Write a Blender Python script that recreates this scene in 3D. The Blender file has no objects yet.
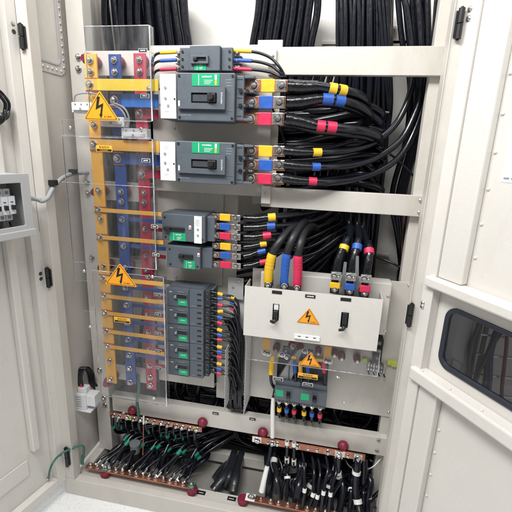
import bpy, bmesh, math, random
from mathutils import Vector, Matrix
random.seed(7)
S = bpy.context.scene
C = S.collection
PI = math.pi

# ------------------------------------------------------------------ camera
F = 390.0
ZC = 1.225
YAW, PIT, ROL = [math.radians(a) for a in (10.3727, 15.0935, 2.2820)]
fw = Vector((-math.sin(YAW)*math.cos(PIT), math.cos(YAW)*math.cos(PIT), -math.sin(PIT)))
rt = Vector((math.cos(YAW), math.sin(YAW), 0))
upv = rt.cross(fw)
rt2 = math.cos(ROL)*rt + math.sin(ROL)*upv
up2 = rt2.cross(fw)
CAM = Vector((0, -1, ZC))
cd = bpy.data.cameras.new('camera')
cam = bpy.data.objects.new('camera', cd)
C.objects.link(cam)
cd.sensor_width = 36
cd.lens = F/512*36
cd.clip_start = 0.02
cd.clip_end = 100
M = Matrix((rt2, up2, -fw)).transposed().to_4x4()
M.translation = CAM
cam.matrix_world = M
S.camera = cam


def ray(x, y):
    return rt2*(x-256) - up2*(y-256) + fw*F


def P(x, y, Y):
    """point at measured photo position on the vertical plane Y metres behind the front frame"""
    d = ray(x, y)
    return CAM + d*((Y+1)/d.y)


def PX(x, y, X):
    d = ray(x, y)
    return CAM + d*(X/d.x)


# ------------------------------------------------------------------ materials
MATS = {}


def nodes_of(name):
    m = bpy.data.materials.new(name)
    m.use_nodes = True
    nt = m.node_tree
    return m, nt, nt.nodes['Principled BSDF']


def mat(name, col, rough=.5, metal=0., bump=0., bscale=200., var=.06, vscale=6., rvar=.08, spec=.5, coat=0., wear=0.):
    m, nt, b = nodes_of(name)
    N, L = nt.nodes, nt.links
    b.inputs['Metallic'].default_value = metal
    b.inputs['Specular IOR Level'].default_value = spec
    b.inputs['Coat Weight'].default_value = coat
    tc = N.new('ShaderNodeTexCoord')
    nz = N.new('ShaderNodeTexNoise')
    nz.inputs['Scale'].default_value = vscale
    nz.inputs['Detail'].default_value = 6
    nz.inputs['Roughness'].default_value = .65
    L.new(tc.outputs['Object'], nz.inputs['Vector'])
    r = N.new('ShaderNodeMapRange')
    r.inputs[1].default_value = .3
    r.inputs[2].default_value = .7
    r.inputs[3].default_value = 1-var
    r.inputs[4].default_value = 1+var
    L.new(nz.outputs['Fac'], r.inputs[0])
    mx = N.new('ShaderNodeVectorMath')
    mx.operation = 'SCALE'
    mx.inputs[0].default_value = col
    L.new(r.outputs[0], mx.inputs['Scale'])
    colout = mx.outputs[0]
    if wear:
        mp = N.new('ShaderNodeMapping'); mp.inputs['Scale'].default_value = (1, 1, .45)
        L.new(tc.outputs['Object'], mp.inputs['Vector'])
        w1 = N.new('ShaderNodeTexNoise'); w1.inputs['Scale'].default_value = 7; w1.inputs['Detail'].default_value = 9; w1.inputs['Roughness'].default_value = .72
        L.new(mp.outputs[0], w1.inputs['Vector'])
        w2 = N.new('ShaderNodeMapRange'); w2.inputs[1].default_value = .50; w2.inputs[2].default_value = .72; w2.inputs[3].default_value = 0; w2.inputs[4].default_value = wear
        L.new(w1.outputs['Fac'], w2.inputs[0])
        w3 = N.new('ShaderNodeMix'); w3.data_type = 'RGBA'
        w3.inputs[7].default_value = (col[0]*.62, col[1]*.58, col[2]*.52, 1)
        L.new(w2.outputs[0], w3.inputs[0]); L.new(mx.outputs[0], w3.inputs[6])
        # fine scuffs
        m4 = N.new('ShaderNodeMapping'); m4.inputs['Scale'].default_value = (9, 9, 130); m4.inputs['Rotation'].default_value = (.5, .3, 0)
        L.new(tc.outputs['Object'], m4.inputs['Vector'])
        w4 = N.new('ShaderNodeTexNoise'); w4.inputs['Scale'].default_value = 2; w4.inputs['Detail'].default_value = 3
        L.new(m4.outputs[0], w4.inputs['Vector'])
        w5 = N.new('ShaderNodeMapRange'); w5.inputs[1].default_value = .70; w5.inputs[2].default_value = .78; w5.inputs[3].default_value = 0; w5.inputs[4].default_value = wear*.7
        L.new(w4.outputs['Fac'], w5.inputs[0])
        w6 = N.new('ShaderNodeMix'); w6.data_type = 'RGBA'
        w6.inputs[7].default_value = (col[0]*.7, col[1]*.68, col[2]*.64, 1)
        L.new(w5.outputs[0], w6.inputs[0]); L.new(w3.outputs[2], w6.inputs[6])
        colout = w6.outputs[2]
    L.new(colout, b.inputs['Base Color'])
    nz2 = N.new('ShaderNodeTexNoise')
    nz2.inputs['Scale'].default_value = vscale*7
    nz2.inputs['Detail'].default_value = 4
    L.new(tc.outputs['Object'], nz2.inputs['Vector'])
    r2 = N.new('ShaderNodeMapRange')
    r2.inputs[1].default_value = .3
    r2.inputs[2].default_value = .7
    r2.inputs[3].default_value = max(.02, rough-rvar)
    r2.inputs[4].default_value = min(1, rough+rvar)
    L.new(nz2.outputs['Fac'], r2.inputs[0])
    L.new(r2.outputs[0], b.inputs['Roughness'])
    if bump:
        n3 = N.new('ShaderNodeTexNoise')
        n3.inputs['Scale'].default_value = bscale
        n3.inputs['Detail'].default_value = 2
        L.new(tc.outputs['Object'], n3.inputs['Vector'])
        bp = N.new('ShaderNodeBump')
        bp.inputs['Strength'].default_value = bump
        bp.inputs['Distance'].default_value = .002
        L.new(n3.outputs['Fac'], bp.inputs['Height'])
        L.new(bp.outputs[0], b.inputs['Normal'])
    MATS[name] = m
    return m


mat('paint', (.595, .570, .522), .36, bump=.12, bscale=260, var=.04, vscale=3, wear=.36)
mat('paint_door', (.655, .634, .594), .32, bump=.16, bscale=240, var=.03, vscale=3, wear=.17)
mat('paint_back', (.62, .605, .575), .45, bump=.08, bscale=260, var=.05, vscale=4, wear=.5)
mat('steel', (.55, .55, .55), .35, 1., bump=.05, var=.15, vscale=40)
mat('bolt', (.68, .67, .65), .28, 1., bump=.1, bscale=500, var=.25, vscale=90)
mat('tin', (.66, .65, .63), .30, 1., bump=.15, bscale=160, var=.2, vscale=50)
mat('bolt_dark', (.16, .155, .15), .4, 1., bump=.1, var=.3, vscale=60)
mat('copper', (.50, .215, .145), .42, 1., bump=.12, bscale=180, var=.3, vscale=25)
mat('cable', (.0065, .0075, .0125), .20, bump=.05, bscale=90, var=.18, vscale=15, rvar=.06)
mat('cable_matt', (.013, .0135, .016), .42, bump=.15, bscale=300, var=.25, vscale=20)
mat('shrink', (.007, .0075, .009), .22, bump=.7, bscale=70, var=.3, vscale=20, rvar=.12)
mat('yellow', (.78, .47, .022), .45, bump=.4, bscale=110, var=.07, vscale=20)
mat('blue', (.022, .10, .42), .42, bump=.4, bscale=110, var=.12, vscale=20)
mat('red', (.62, .025, .085), .42, bump=.4, bscale=110, var=.1, vscale=20)
mat('tape_yellow', (.86, .62, .05), .4, bump=.15, bscale=60, var=.05, vscale=14)
mat('tape_blue', (.03, .17, .58), .4, bump=.15, bscale=60, var=.08, vscale=14)
mat('bar_yellow', (.84, .44, .065), .38, bump=.15, bscale=60, var=.08, vscale=14)
mat('bar_blue', (.020, .070, .29), .38, bump=.15, bscale=60, var=.14, vscale=14)
mat('bar_red', (.46, .018, .060), .38, bump=.15, bscale=60, var=.14, vscale=14)
mat('breaker', (.088, .105, .126), .46, bump=.10, bscale=420, var=.06, vscale=10)
mat('breaker_dark', (.045, .053, .065), .5, bump=.10, bscale=420, var=.08, vscale=10)
mat('black', (.012, .012, .013), .42, bump=.05, var=.2)
mat('green', (.012, .36, .165), .42, var=.05, vscale=30)
mat('green_sleeve', (.008, .19, .125), .45, bump=.2, bscale=150, var=.1, vscale=20)
mat('earth_green', (.03, .13, .10), .42, bump=.1, var=.15)
mat('white', (.80, .80, .79), .42, var=.03, bump=.04)
mat('white_sleeve', (.80, .79, .76), .5, bump=.3, bscale=120, var=.05)
mat('plastic_white', (.72, .73, .74), .45, bump=.05, var=.04)
mat('mark_grey', (.25, .28, .33), .5)
mat('orange', (.90, .36, .015), .40, var=.03)
mat('sticker', (.86, .44, .04), .42, var=.05, vscale=30)
mat('insulator', (.20, .013, .038), .40, bump=.12, bscale=200, var=.12, vscale=20)
mat('grey_box', (.42, .425, .43), .42, bump=.06, var=.03)
mat('grey_dark', (.17, .175, .18), .5, bump=.06, var=.08)
mat('conduit', (.30, .31, .325), .5, bump=.05, var=.06)
mat('duct', (.45, .45, .44), .5, bump=.05, var=.05)
mat('gasket', (.018, .022, .035), .5, bump=.1, var=.15)
mat('lime', (.52, .62, .10), .45, var=.06)
mat('plate_wear', (.25, .24, .22), .5, bump=.15, bscale=90, var=.12, vscale=7)
mat('plastic_wrap', (.020, .022, .026), .30, bump=.9, bscale=45, var=.3, vscale=20, rvar=.1)
mat('cable_blue', (.006, .018, .075), .35, bump=.1, bscale=120, var=.2)
mat('brown', (.16, .06, .04), .45, var=.1)

# speckled floor
m, nt, b = nodes_of('terrazzo')
N, L = nt.nodes, nt.links
tc = N.new('ShaderNodeTexCoord')
vo = N.new('ShaderNodeTexVoronoi'); vo.inputs['Scale'].default_value = 330
L.new(tc.outputs['Object'], vo.inputs['Vector'])
nz = N.new('ShaderNodeTexNoise'); nz.inputs['Scale'].default_value = 320; nz.inputs['Detail'].default_value = 3
L.new(tc.outputs['Object'], nz.inputs['Vector'])
cr = N.new('ShaderNodeValToRGB')
cr.color_ramp.elements[0].position = .0; cr.color_ramp.elements[0].color = (.68, .69, .70, 1)
cr.color_ramp.elements[1].position = .22; cr.color_ramp.elements[1].color = (.86, .86, .85, 1)
sp = N.new('ShaderNodeSeparateColor'); L.new(vo.outputs['Color'], sp.inputs[0])
L.new(sp.outputs[0], cr.inputs[0])
cr2 = N.new('ShaderNodeValToRGB')
cr2.color_ramp.elements[0].position = .3; cr2.color_ramp.elements[0].color = (.86, .87, .88, 1)
cr2.color_ramp.elements[1].position = .6; cr2.color_ramp.elements[1].color = (1, 1, 1, 1)
L.new(nz.outputs['Fac'], cr2.inputs[0])
mm = N.new('ShaderNodeMix'); mm.data_type = 'RGBA'; mm.blend_type = 'MULTIPLY'; mm.inputs[0].default_value = 1
L.new(cr.outputs[0], mm.inputs[6]); L.new(cr2.outputs[0], mm.inputs[7])
L.new(mm.outputs[2], b.inputs['Base Color'])
b.inputs['Roughness'].default_value = .3
MATS['terrazzo'] = m


def clear(name, tint, body, bodyfac, gl=1.0, rough=.04, ior=1.45, bump=0.):
    m, nt, b = nodes_of(name)
    N, L = nt.nodes, nt.links
    N.remove(b)
    out = N['Material Output']
    tr = N.new('ShaderNodeBsdfTransparent'); tr.inputs[0].default_value = (*tint, 1)
    df = N.new('ShaderNodeBsdfDiffuse'); df.inputs[0].default_value = (*body, 1)
    gs = N.new('ShaderNodeBsdfGlossy'); gs.inputs['Roughness'].default_value = rough
    fr = N.new('ShaderNodeFresnel'); fr.inputs[0].default_value = ior
    tcn = N.new('ShaderNodeTexCoord')
    n1 = N.new('ShaderNodeTexNoise'); n1.inputs['Scale'].default_value = 9; n1.inputs['Detail'].default_value = 5
    L.new(tcn.outputs['Object'], n1.inputs['Vector'])
    mr = N.new('ShaderNodeMapRange')
    mr.inputs[1].default_value = .3; mr.inputs[2].default_value = .7
    mr.inputs[3].default_value = bodyfac*.55; mr.inputs[4].default_value = bodyfac*1.45
    L.new(n1.outputs['Fac'], mr.inputs[0])
    mps = N.new('ShaderNodeMapping'); mps.inputs['Scale'].default_value = (1.6, 1, .35); mps.inputs['Rotation'].default_value = (0, .35, 0)
    L.new(tcn.outputs['Object'], mps.inputs['Vector'])
    ns = N.new('ShaderNodeTexNoise'); ns.inputs['Scale'].default_value = 11; ns.inputs['Detail'].default_value = 9; ns.inputs['Roughness'].default_value = .7
    L.new(mps.outputs[0], ns.inputs['Vector'])
    sr = N.new('ShaderNodeMapRange'); sr.inputs[1].default_value = .50; sr.inputs[2].default_value = .75; sr.inputs[3].default_value = 0; sr.inputs[4].default_value = bodyfac*5
    L.new(ns.outputs['Fac'], sr.inputs[0])
    sa = N.new('ShaderNodeMath'); sa.operation = 'ADD'
    L.new(mr.outputs[0], sa.inputs[0]); L.new(sr.outputs[0], sa.inputs[1])
    mr = sa
    if bump:
        n2 = N.new('ShaderNodeTexNoise'); n2.inputs['Scale'].default_value = 5
        L.new(tcn.outputs['Object'], n2.inputs['Vector'])
        bp = N.new('ShaderNodeBump'); bp.inputs['Strength'].default_value = bump; bp.inputs['Distance'].default_value = .01
        L.new(n2.outputs['Fac'], bp.inputs['Height'])
        L.new(bp.outputs[0], gs.inputs['Normal'])
    m1 = N.new('ShaderNodeMixShader'); L.new(mr.outputs[0], m1.inputs[0])
    L.new(tr.outputs[0], m1.inputs[1]); L.new(df.outputs[0], m1.inputs[2])
    ml = N.new('ShaderNodeMath'); ml.operation = 'MULTIPLY'; ml.inputs[1].default_value = gl
    L.new(fr.outputs[0], ml.inputs[0])
    m2 = N.new('ShaderNodeMixShader'); L.new(ml.outputs[0], m2.inputs[0])
    L.new(m1.outputs[0], m2.inputs[1]); L.new(gs.outputs[0], m2.inputs[2])
    L.new(m2.outputs[0], out.inputs[0])
    MATS[name] = m


clear('acrylic', (.975, .975, .98), (.62, .62, .63), .021, .52, .07, 1.38, bump=.45)
clear('acrylic_edge', (.72, .74, .76), (.75, .77, .80), .34, 1.0, .15, 1.45)
clear('window_glass', (.66, .66, .68), (.3, .3, .31), .008, .5, .03, 1.45)


# ------------------------------------------------------------------ mesh builder
_txt = {}


def text_geo(s):
    if s in _txt:
        return _txt[s]
    cu = bpy.data.curves.new('lettering', 'FONT')
    cu.body = s
    cu.size = 1
    cu.resolution_u = 2
    o = bpy.data.objects.new('lettering', cu)
    C.objects.link(o)
    dg = bpy.context.evaluated_depsgraph_get()
    me = bpy.data.meshes.new_from_object(o.evaluated_get(dg))
    vs = [v.co.copy() for v in me.vertices]
    fs = [tuple(p.vertices) for p in me.polygons]
    bpy.data.objects.remove(o); bpy.data.curves.remove(cu); bpy.data.meshes.remove(me)
    if vs:
        x0 = min(v.x for v in vs); x1 = max(v.x for v in vs); y0 = min(v.y for v in vs); y1 = max(v.y for v in vs)
        h = max(1e-6, y1-y0)
        vs = [((v.x-(x0+x1)/2)/h, (v.y-(y0+y1)/2)/h) for v in vs]
        w = (x1-x0)/h
    else:
        w = 1
    _txt[s] = (vs, fs, w)
    return _txt[s]


def scribble(mb, x, z, y, w, h, m, n=5):
    # print too small to read: short strokes of uneven length
    rr = random.Random(int((x+z)*1e5))
    a = x-w/2
    while a < x+w/2-w*.06:
        l = w*rr.uniform(.07, .22)
        mb.box(a, min(a+l, x+w/2), y, y+.0002, z-h*rr.uniform(.32, .5), z+h*rr.uniform(.32, .5), m)
        a += l+w*.05
    return mb


def spline(pts, k):
    pts = [Vector(p) for p in pts]
    ext = [pts[0]*2-pts[1]] + pts + [pts[-1]*2-pts[-2]]
    out = []
    for i in range(1, len(ext)-2):
        p0, p1, p2, p3 = ext[i-1:i+3]
        for j in range(k):
            t = j/k
            out.append(.5*((2*p1) + (p2-p0)*t + (2*p0-5*p1+4*p2-p3)*t*t + (3*p1-p0-3*p2+p3)*t**3))
    return out + [pts[-1]]


class MB:
    def __init__(self, T=None):
        self.v = []; self.f = []; self.T = T

    def add(self, vs, fs, m, smooth=False):
        n = len(self.v)
        for p in vs:
            p = Vector(p)
            self.v.append(self.T @ p if self.T else p)
        for q in fs:
            self.f.append(([i+n for i in q], m, smooth))
        return self

    def box(self, x0, x1, y0, y1, z0, z1, m):
        if x0 > x1: x0, x1 = x1, x0
        if y0 > y1: y0, y1 = y1, y0
        if z0 > z1: z0, z1 = z1, z0
        vs = [(x, y, z) for z in (z0, z1) for y in (y0, y1) for x in (x0, x1)]
        return self.add(vs, [(0, 2, 3, 1), (4, 5, 7, 6), (0, 1, 5, 4), (2, 6, 7, 3), (0, 4, 6, 2), (1, 3, 7, 5)], m)

    def pbox(self, x0, y0, x1, y1, Y, d, m):
        a = P(x0, y0, Y); b = P(x1, y1, Y)
        return self.box(a.x, b.x, Y, Y+d, a.z, b.z, m)

    def cyl(self, p0, p1, r0, m, r1=None, n=14, smooth=True):
        p0 = Vector(p0); p1 = Vector(p1)
        r1 = r0 if r1 is None else r1
        t = (p1-p0).normalized()
        a = t.orthogonal().normalized(); b = t.cross(a)
        vs = []
        for p, r in ((p0, r0), (p1, r1)):
            for i in range(n):
                g = 2*PI*i/n
                vs.append(p + a*(r*math.cos(g)) + b*(r*math.sin(g)))
        self.add(vs, [(i, (i+1) % n, n+(i+1) % n, n+i) for i in range(n)], m, smooth and n > 8)
        self.add(vs[:n], [tuple(range(n-1, -1, -1))], m)
        return self.add(vs[n:], [tuple(range(n))], m)

    def tube(self, pts, r, m, n=10, k=6, ovality=1.):
        pts = [Vector(p) for p in pts]
        Q = []; Rr = []
        rs = r if isinstance(r, (list, tuple)) else [r]*len(pts)
        if len(pts) == 2:
            Q = pts; Rr = list(rs)
        else:
            ext = [pts[0]*2-pts[1]] + pts + [pts[-1]*2-pts[-2]]
            for i in range(1, len(ext)-2):
                p0, p1, p2, p3 = ext[i-1:i+3]
                for j in range(k):
                    t = j/k
                    Q.append(.5*((2*p1) + (p2-p0)*t + (2*p0-5*p1+4*p2-p3)*t*t + (3*p1-p0-3*p2+p3)*t**3))
                    Rr.append(rs[i-1]*(1-t) + rs[i]*t)
            Q.append(pts[-1]); Rr.append(rs[-1])
        vs = []
        t = (Q[1]-Q[0]).normalized()
        a = t.orthogonal().normalized()
        for i, q in enumerate(Q):
            t2 = (Q[min(i+1, len(Q)-1)] - Q[max(i-1, 0)])
            if t2.length < 1e-9: t2 = t
            t2 = t2.normalized()
            a = (a - t2*a.dot(t2)).normalized()
            b = t2.cross(a)
            for j in range(n):
                g = 2*PI*j/n
                vs.append(q + a*(Rr[i]*math.cos(g)) + b*(Rr[i]*math.sin(g)*ovality))
        fs = []
        for i in range(len(Q)-1):
            for j in range(n):
                fs.append((i*n+j, i*n+(j+1) % n, (i+1)*n+(j+1) % n, (i+1)*n+j))
        self.add(vs, fs, m, True)
        self.add(vs[:n], [tuple(range(n-1, -1, -1))], m)
        return self.add(vs[-n:], [tuple(range(n))], m)

    def prism(self, poly, y0, y1, m):
        n = len(poly)
        vs = [(x, y0, z) for x, z in poly] + [(x, y1, z) for x, z in poly]
        return self.add(vs, [tuple(range(n)), tuple(range(2*n-1, n-1, -1))] + [(i, i+n, (i+1) % n+n, (i+1) % n) for i in range(n)], m)

    def ring(self, outer, inner, y0, y1, m):
        n = len(outer)
        vs = [(x, y0, z) for x, z in outer] + [(x, y0, z) for x, z in inner] + [(x, y1, z) for x, z in outer] + [(x, y1, z) for x, z in inner]
        fs = []
        for i in range(n):
            j = (i+1) % n
            fs += [(i, j, n+j, n+i), (2*n+i, 3*n+i, 3*n+j, 2*n+j), (i, 2*n+i, 2*n+j, j), (n+i, n+j, 3*n+j, 3*n+i)]
        return self.add(vs, fs, m)

    def dome(self, c, ax, r, h, m, n=14, k=5):
        """solid of revolution: a rounded insulator standing on c along ax"""
        c = Vector(c); ax = Vector(ax).normalized()
        a = ax.orthogonal().normalized(); b = ax.cross(a)
        prof = [(0, .78), (.10, .92), (.26, 1.0), (.36, .99), (.42, .92), (.50, .93), (.56, .97), (.70, .92), (.84, .76), (.94, .58), (1., .50)]
        vs = []
        for q, s in prof:
            for j in range(n):
                g = 2*PI*j/n
                vs.append(c + ax*(h*q) + (a*math.cos(g) + b*math.sin(g))*(r*s))
        K = len(prof)
        self.add(vs, [(i*n+j, i*n+(j+1) % n, (i+1)*n+(j+1) % n, (i+1)*n+j) for i in range(K-1) for j in range(n)], m, True)
        self.add(vs[:n], [tuple(range(n-1, -1, -1))], m)
        return self.add(vs[-n:], [tuple(range(n))], m)

    def text(self, s, x, z, y, h, m, rot=0., squeeze=1., maxw=None):
        vs, fs, w = text_geo(s)
        if maxw and w*h*squeeze > maxw:
            squeeze = maxw/(w*h)
        c, sn = math.cos(rot), math.sin(rot)
        out = []
        for a, b in vs:
            a *= h*squeeze; b *= h
            out.append((x + a*c - b*sn, y, z + a*sn + b*c))
        return self.add(out, fs, m)

    def build(self, name, parent=None, bevel=0., seg=2, label=None, cat=None, group=None, kind=None):
        lo = Vector((min(p[i] for p in self.v) for i in range(3)))
        hi = Vector((max(p[i] for p in self.v) for i in range(3)))
        o0 = Vector(((lo.x+hi.x)/2, (lo.y+hi.y)/2, lo.z))
        me = bpy.data.meshes.new(name)
        me.from_pydata([p-o0 for p in self.v], [], [q[0] for q in self.f])
        keys = []
        for q in self.f:
            if q[1] not in keys: keys.append(q[1])
        for kx in keys: me.materials.append(MATS[kx])
        for i, q in enumerate(self.f):
            me.polygons[i].material_index = keys.index(q[1])
            me.polygons[i].use_smooth = q[2]
        bm = bmesh.new(); bm.from_mesh(me)
        bmesh.ops.recalc_face_normals(bm, faces=bm.faces)
        bm.to_mesh(me); bm.free()
        o = bpy.data.objects.new(name, me)
        C.objects.link(o)
        o.location = o0
        if parent: put(o, parent)
        if bevel:
            md = o.modifiers.new('soft edges', 'BEVEL')
            md.width = bevel; md.segments = seg; md.limit_method = 'ANGLE'; md.angle_limit = math.radians(50)
        tag(o, label, cat, group, kind)
        return o


def wpos(o):
    p = o.location.copy()
    while o.parent:
        o = o.parent; p += o.location
    return p


def put(o, parent):
    w = o.location.copy()
    o.parent = parent
    o.location = w - wpos(parent)


def tag(o, label=None, cat=None, group=None, kind=None):
    if label: o['label'] = label
    if cat: o['category'] = cat
    if group: o['group'] = group
    if kind: o['kind'] = kind
    return o


def thing(name, loc, label, cat, group=None):
    o = bpy.data.objects.new(name, None)
    o.empty_display_size = .02
    C.objects.link(o)
    o.location = Vector(loc)
    return tag(o, label, cat, group)


def inst(name, me, loc, parent, rot=None):
    o = bpy.data.objects.new(name, me)
    C.objects.link(o)
    o.location = Vector(loc)
    if rot: o.rotation_euler = rot
    put(o, parent)
    return o


def bolt_mesh(r, m='bolt'):
    b = MB()
    k = m
    b.cyl((0, 0, 0), (0, -.0016, 0), r, m, n=20).cyl((0, -.0016, 0), (0, -.0024, 0), r, m, r1=r*.93, n=20)
    b.cyl((0, -.0024, 0), (0, -.0044, 0), r*.74, 'bolt_dark', n=18)
    b.cyl((0, -.0044, 0), (0, -.0044-r*.45, 0), r*.62, m, n=6)
    b.cyl((0, -.0044-r*.45, 0), (0, -.0044-r*.58, 0), r*.62, m, r1=r*.50, n=6)
    b.cyl((0, -.0044-r*.58, 0), (0, -.0044-r*.95, 0), r*.30, m, r1=r*.24, n=10)
    o = b.build('bolt'); me = o.data
    for v in me.vertices: v.co += o.location
    bpy.data.objects.remove(o)
    return me


def screw_mesh(r, m='bolt'):
    b = MB()
    b.cyl((0, 0, 0), (0, -.0012, 0), r, m, n=14)
    b.cyl((0, -.0012, 0), (0, -.0032, 0), r*.9, m, r1=r*.5, n=14)
    o = b.build('screw'); me = o.data
    for v in me.vertices: v.co += o.location
    bpy.data.objects.remove(o)
    return me


BOLT_L = bolt_mesh(.0125); BOLT_M = bolt_mesh(.0098); BOLT_S = bolt_mesh(.0065); BOLT_T = bolt_mesh(.0046, 'bolt_dark'); BOLT_D = bolt_mesh(.0085, 'tin')
SCREW = screw_mesh(.006); SCREW_S = screw_mesh(.0042)
RIVET = screw_mesh(.0042, 'paint_door')
SCREW_T = screw_mesh(.0055, 'tin')


def spin(k): return (0, k*1.7 % 1.05, 0)


_bk = [0]


def bolt(parent, p, me=None, name='bolt'):
    _bk[0] += 1
    return inst(name, me or BOLT_L, p, parent, spin(_bk[0]))


def rrect(x0, x1, z0, z1, r, n=6):
    out = []
    for cx, cz, a0 in ((x1-r, z1-r, 0), (x0+r, z1-r, PI/2), (x0+r, z0+r, PI), (x1-r, z0+r, 1.5*PI)):
        for i in range(n+1):
            a = a0 + PI/2*i/n
            out.append((cx+r*math.cos(a), cz+r*math.sin(a)))
    return out


# ------------------------------------------------------------------ setting
MB().box(-4, 4, -4, 4, -.05, 0, 'terrazzo').build('floor', kind='structure')

# ------------------------------------------------------------------ cabinet
cab = thing('electrical_cabinet', (-.28, .22, 0), 'open cream grey steel electrical cabinet with both doors swung wide', 'cabinet')
XL, XR, YB, ZT = -.83, .262, .45, 2.0


def cpart(name, mb, bevel=.0012, **k):
    return mb.build(name, cab, bevel, **k)


cpart('side_panel', MB().box(XL-.004, XL, .03, YB, .07, ZT, 'paint'))
cpart('side_panel', MB().box(XR, XR+.004, .03, YB, .07, ZT, 'paint'))
bp = cpart('back_panel', MB().box(XL, XR, YB, YB+.004, .0, ZT, 'paint_back'))
cpart('frame_post', MB().box(-.842, -.808, 0, .03, .070, ZT, 'paint').box(-.8085, -.8065, -.004, .034, .070, ZT, 'paint'), .002)
cpart('frame_post', MB().box(.2262, .252, .0, .03, .070, ZT, 'paint').box(.2240, .2260, -.004, .034, .070, ZT, 'paint'), .002)
# base frame
bb = MB().box(-.85, .262, 0, .028, .0, .0685, 'paint')
cpart('base_beam', bb, .002)
cpart('base_beam', MB().box(XL+.002, .26, .031, .036, .03, .062, 'paint').box(XL+.002, .26, .036, .075, .055, .058, 'paint'), .001)
cpart('base_rail', MB().box(XL+.03, .26, .236, .262, .03, .072, 'paint').box(XL+.03, .26, .262, .285, .03, .055, 'paint'), .0015)
cpart('gland_plate', MB().box(XL+.02, .255, .078, .233, .020, .024, 'plate_wear').box(XL+.02, .255, .29, .445, .020, .024, 'plate_wear'), .001)
cpart('base_beam', MB().box(XL+.002, XL+.035, .078, .44, .025, .06, 'paint'), .001)
# rack posts
pa = P(66, 30, .16); pb = P(82.5, 30, .16)
post = cpart('rack_post', MB().box(pa.x, pb.x, .165, .168, .06, ZT, 'paint').box(pa.x, pa.x+.003, .168, .20, .06, ZT, 'paint').box(pb.x-.003, pb.x, .168, .21, .06, ZT, 'paint'))
for (px, py) in ((78.5, 57), (78.5, 69), (87, 182), (88, 193), (92, 257.7), (99.8, 370), (104, 398), (105, 405.5)):
    bolt(post, P(px, py, .163), BOLT_M)
post2 = cpart('rack_post', MB().box(.230, .262, .182, .186, .06, ZT, 'paint').box(.230, .233, .186, .215, .06, ZT, 'paint'))
# crossbars
def crossbar(x0, y0, x1, y1, Y=.16, xr=None):
    a = P(x0, y0, Y); b = P(x1, y1, Y)
    xr = xr or b.x
    mb = MB().box(a.x, xr, Y, Y+.003, b.z, a.z, 'paint').box(a.x, xr, Y+.003, Y+.022, a.z-.003, a.z, 'paint').box(a.x, xr, Y+.003, Y+.022, b.z, b.z+.003, 'paint')
    return cpart('crossbar', mb)
xb1 = crossbar(269, 47, 330, 75, xr=.2585)
for p in ((446.5, 50.5), (445, 66.5)): inst('screw', SCREW, P(*p, .158), xb1)
xb2 = crossbar(262, 187, 300, 209, xr=.257)
for p in ((421, 200.5), (419.6, 212.5)): inst('screw', SCREW, P(*p, .158), xb2)
cpart('rack_tab', MB().pbox(268.5, 49, 276, 64, .152, .006, 'paint'))
cpart('rack_tab', MB().pbox(261.5, 186, 270, 204, .150, .008, 'paint'))
inst('screw', SCREW_S, P(273, 55.7, .152), xb1); inst('screw', SCREW_S, P(265.8, 193.5, .15), xb2)
xb3 = cpart('crossbar', MB().box(-.742, .2555, .160, .163, .250, .3195, 'paint').box(-.742, .2555, .163, .19, .3165, .3195, 'paint'))
for p in ((378.5, 440), (377, 450.5)): inst('screw', SCREW, P(*p, .158), xb3)
lab = MB()
for px, py in ((215.5, 413.5), (252.5, 419.2)):
    a = P(px, py, .1585)
    scribble(lab.box(a.x-.011, a.x+.011, .1582, .1598, a.z-.0045, a.z+.0045, 'black'), a.x, a.z, .1578, .013, .0035, 'white', 4)
lab.build('name_plate', xb3)
for px, py in ((200, 495), (231, 500)):
    a = P(px, py, .055)
# bus support strips behind the busbars
for (x0, y0, x1, y1) in ((72, 51, 150, 76), (86, 180, 153, 203), (92, 256, 156, 277), (100, 362, 150, 384)):
    cpart('support_strip', MB().pbox(x0, y0, x1, y1, .172, .004, 'paint'))
# mounting plates
pl1 = cpart('mounting_plate', MB().pbox(150.5, 45.5, 267.5, 197, .168, .004, 'paint').box(P(267.5, 100, .168).x-.004, P(267.5, 100, .168).x, .172, .20, P(200, 197, .168).z, P(200, 46, .168).z, 'paint'))
cpart('frame_upright', MB().pbox(258, 40, 274.5, 205, .202, .004, 'paint'))
pl2 = cpart('mounting_plate', MB().pbox(147, 183, 222, 286, .196, .004, 'paint'))
cpart('frame_upright', MB().pbox(219, 188, 233, 400, .204, .004, 'paint').box(P(233, 250, .204).x-.003, P(233, 250, .204).x, .208, .24, .36, 1.05, 'paint'))
pl3 = cpart('mounting_plate', MB().pbox(156, 283.5, 214, 388, .172, .004, 'paint').box(P(160, 380, .172).x, P(214, 380, .172).x, .176, .205, P(210, 388, .172).z, P(210, 388, .172).z+.003, 'paint'))
for p in ((174.5, 128), (185, 196), (176, 277)): inst('screw', SCREW_S, P(*p, .167 if p[1] < 197 else .195), pl1 if p[1] < 197 else pl2)
pl4 = cpart('mounting_plate', MB().box(-.224, .2580, .176, .180, .392, .862, 'paint'))
for p in ((409, 285.5), (388.5, 412), (339, 377), (344, 402.5)): inst('screw', SCREW_S, P(*p, .1755), pl4)
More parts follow.
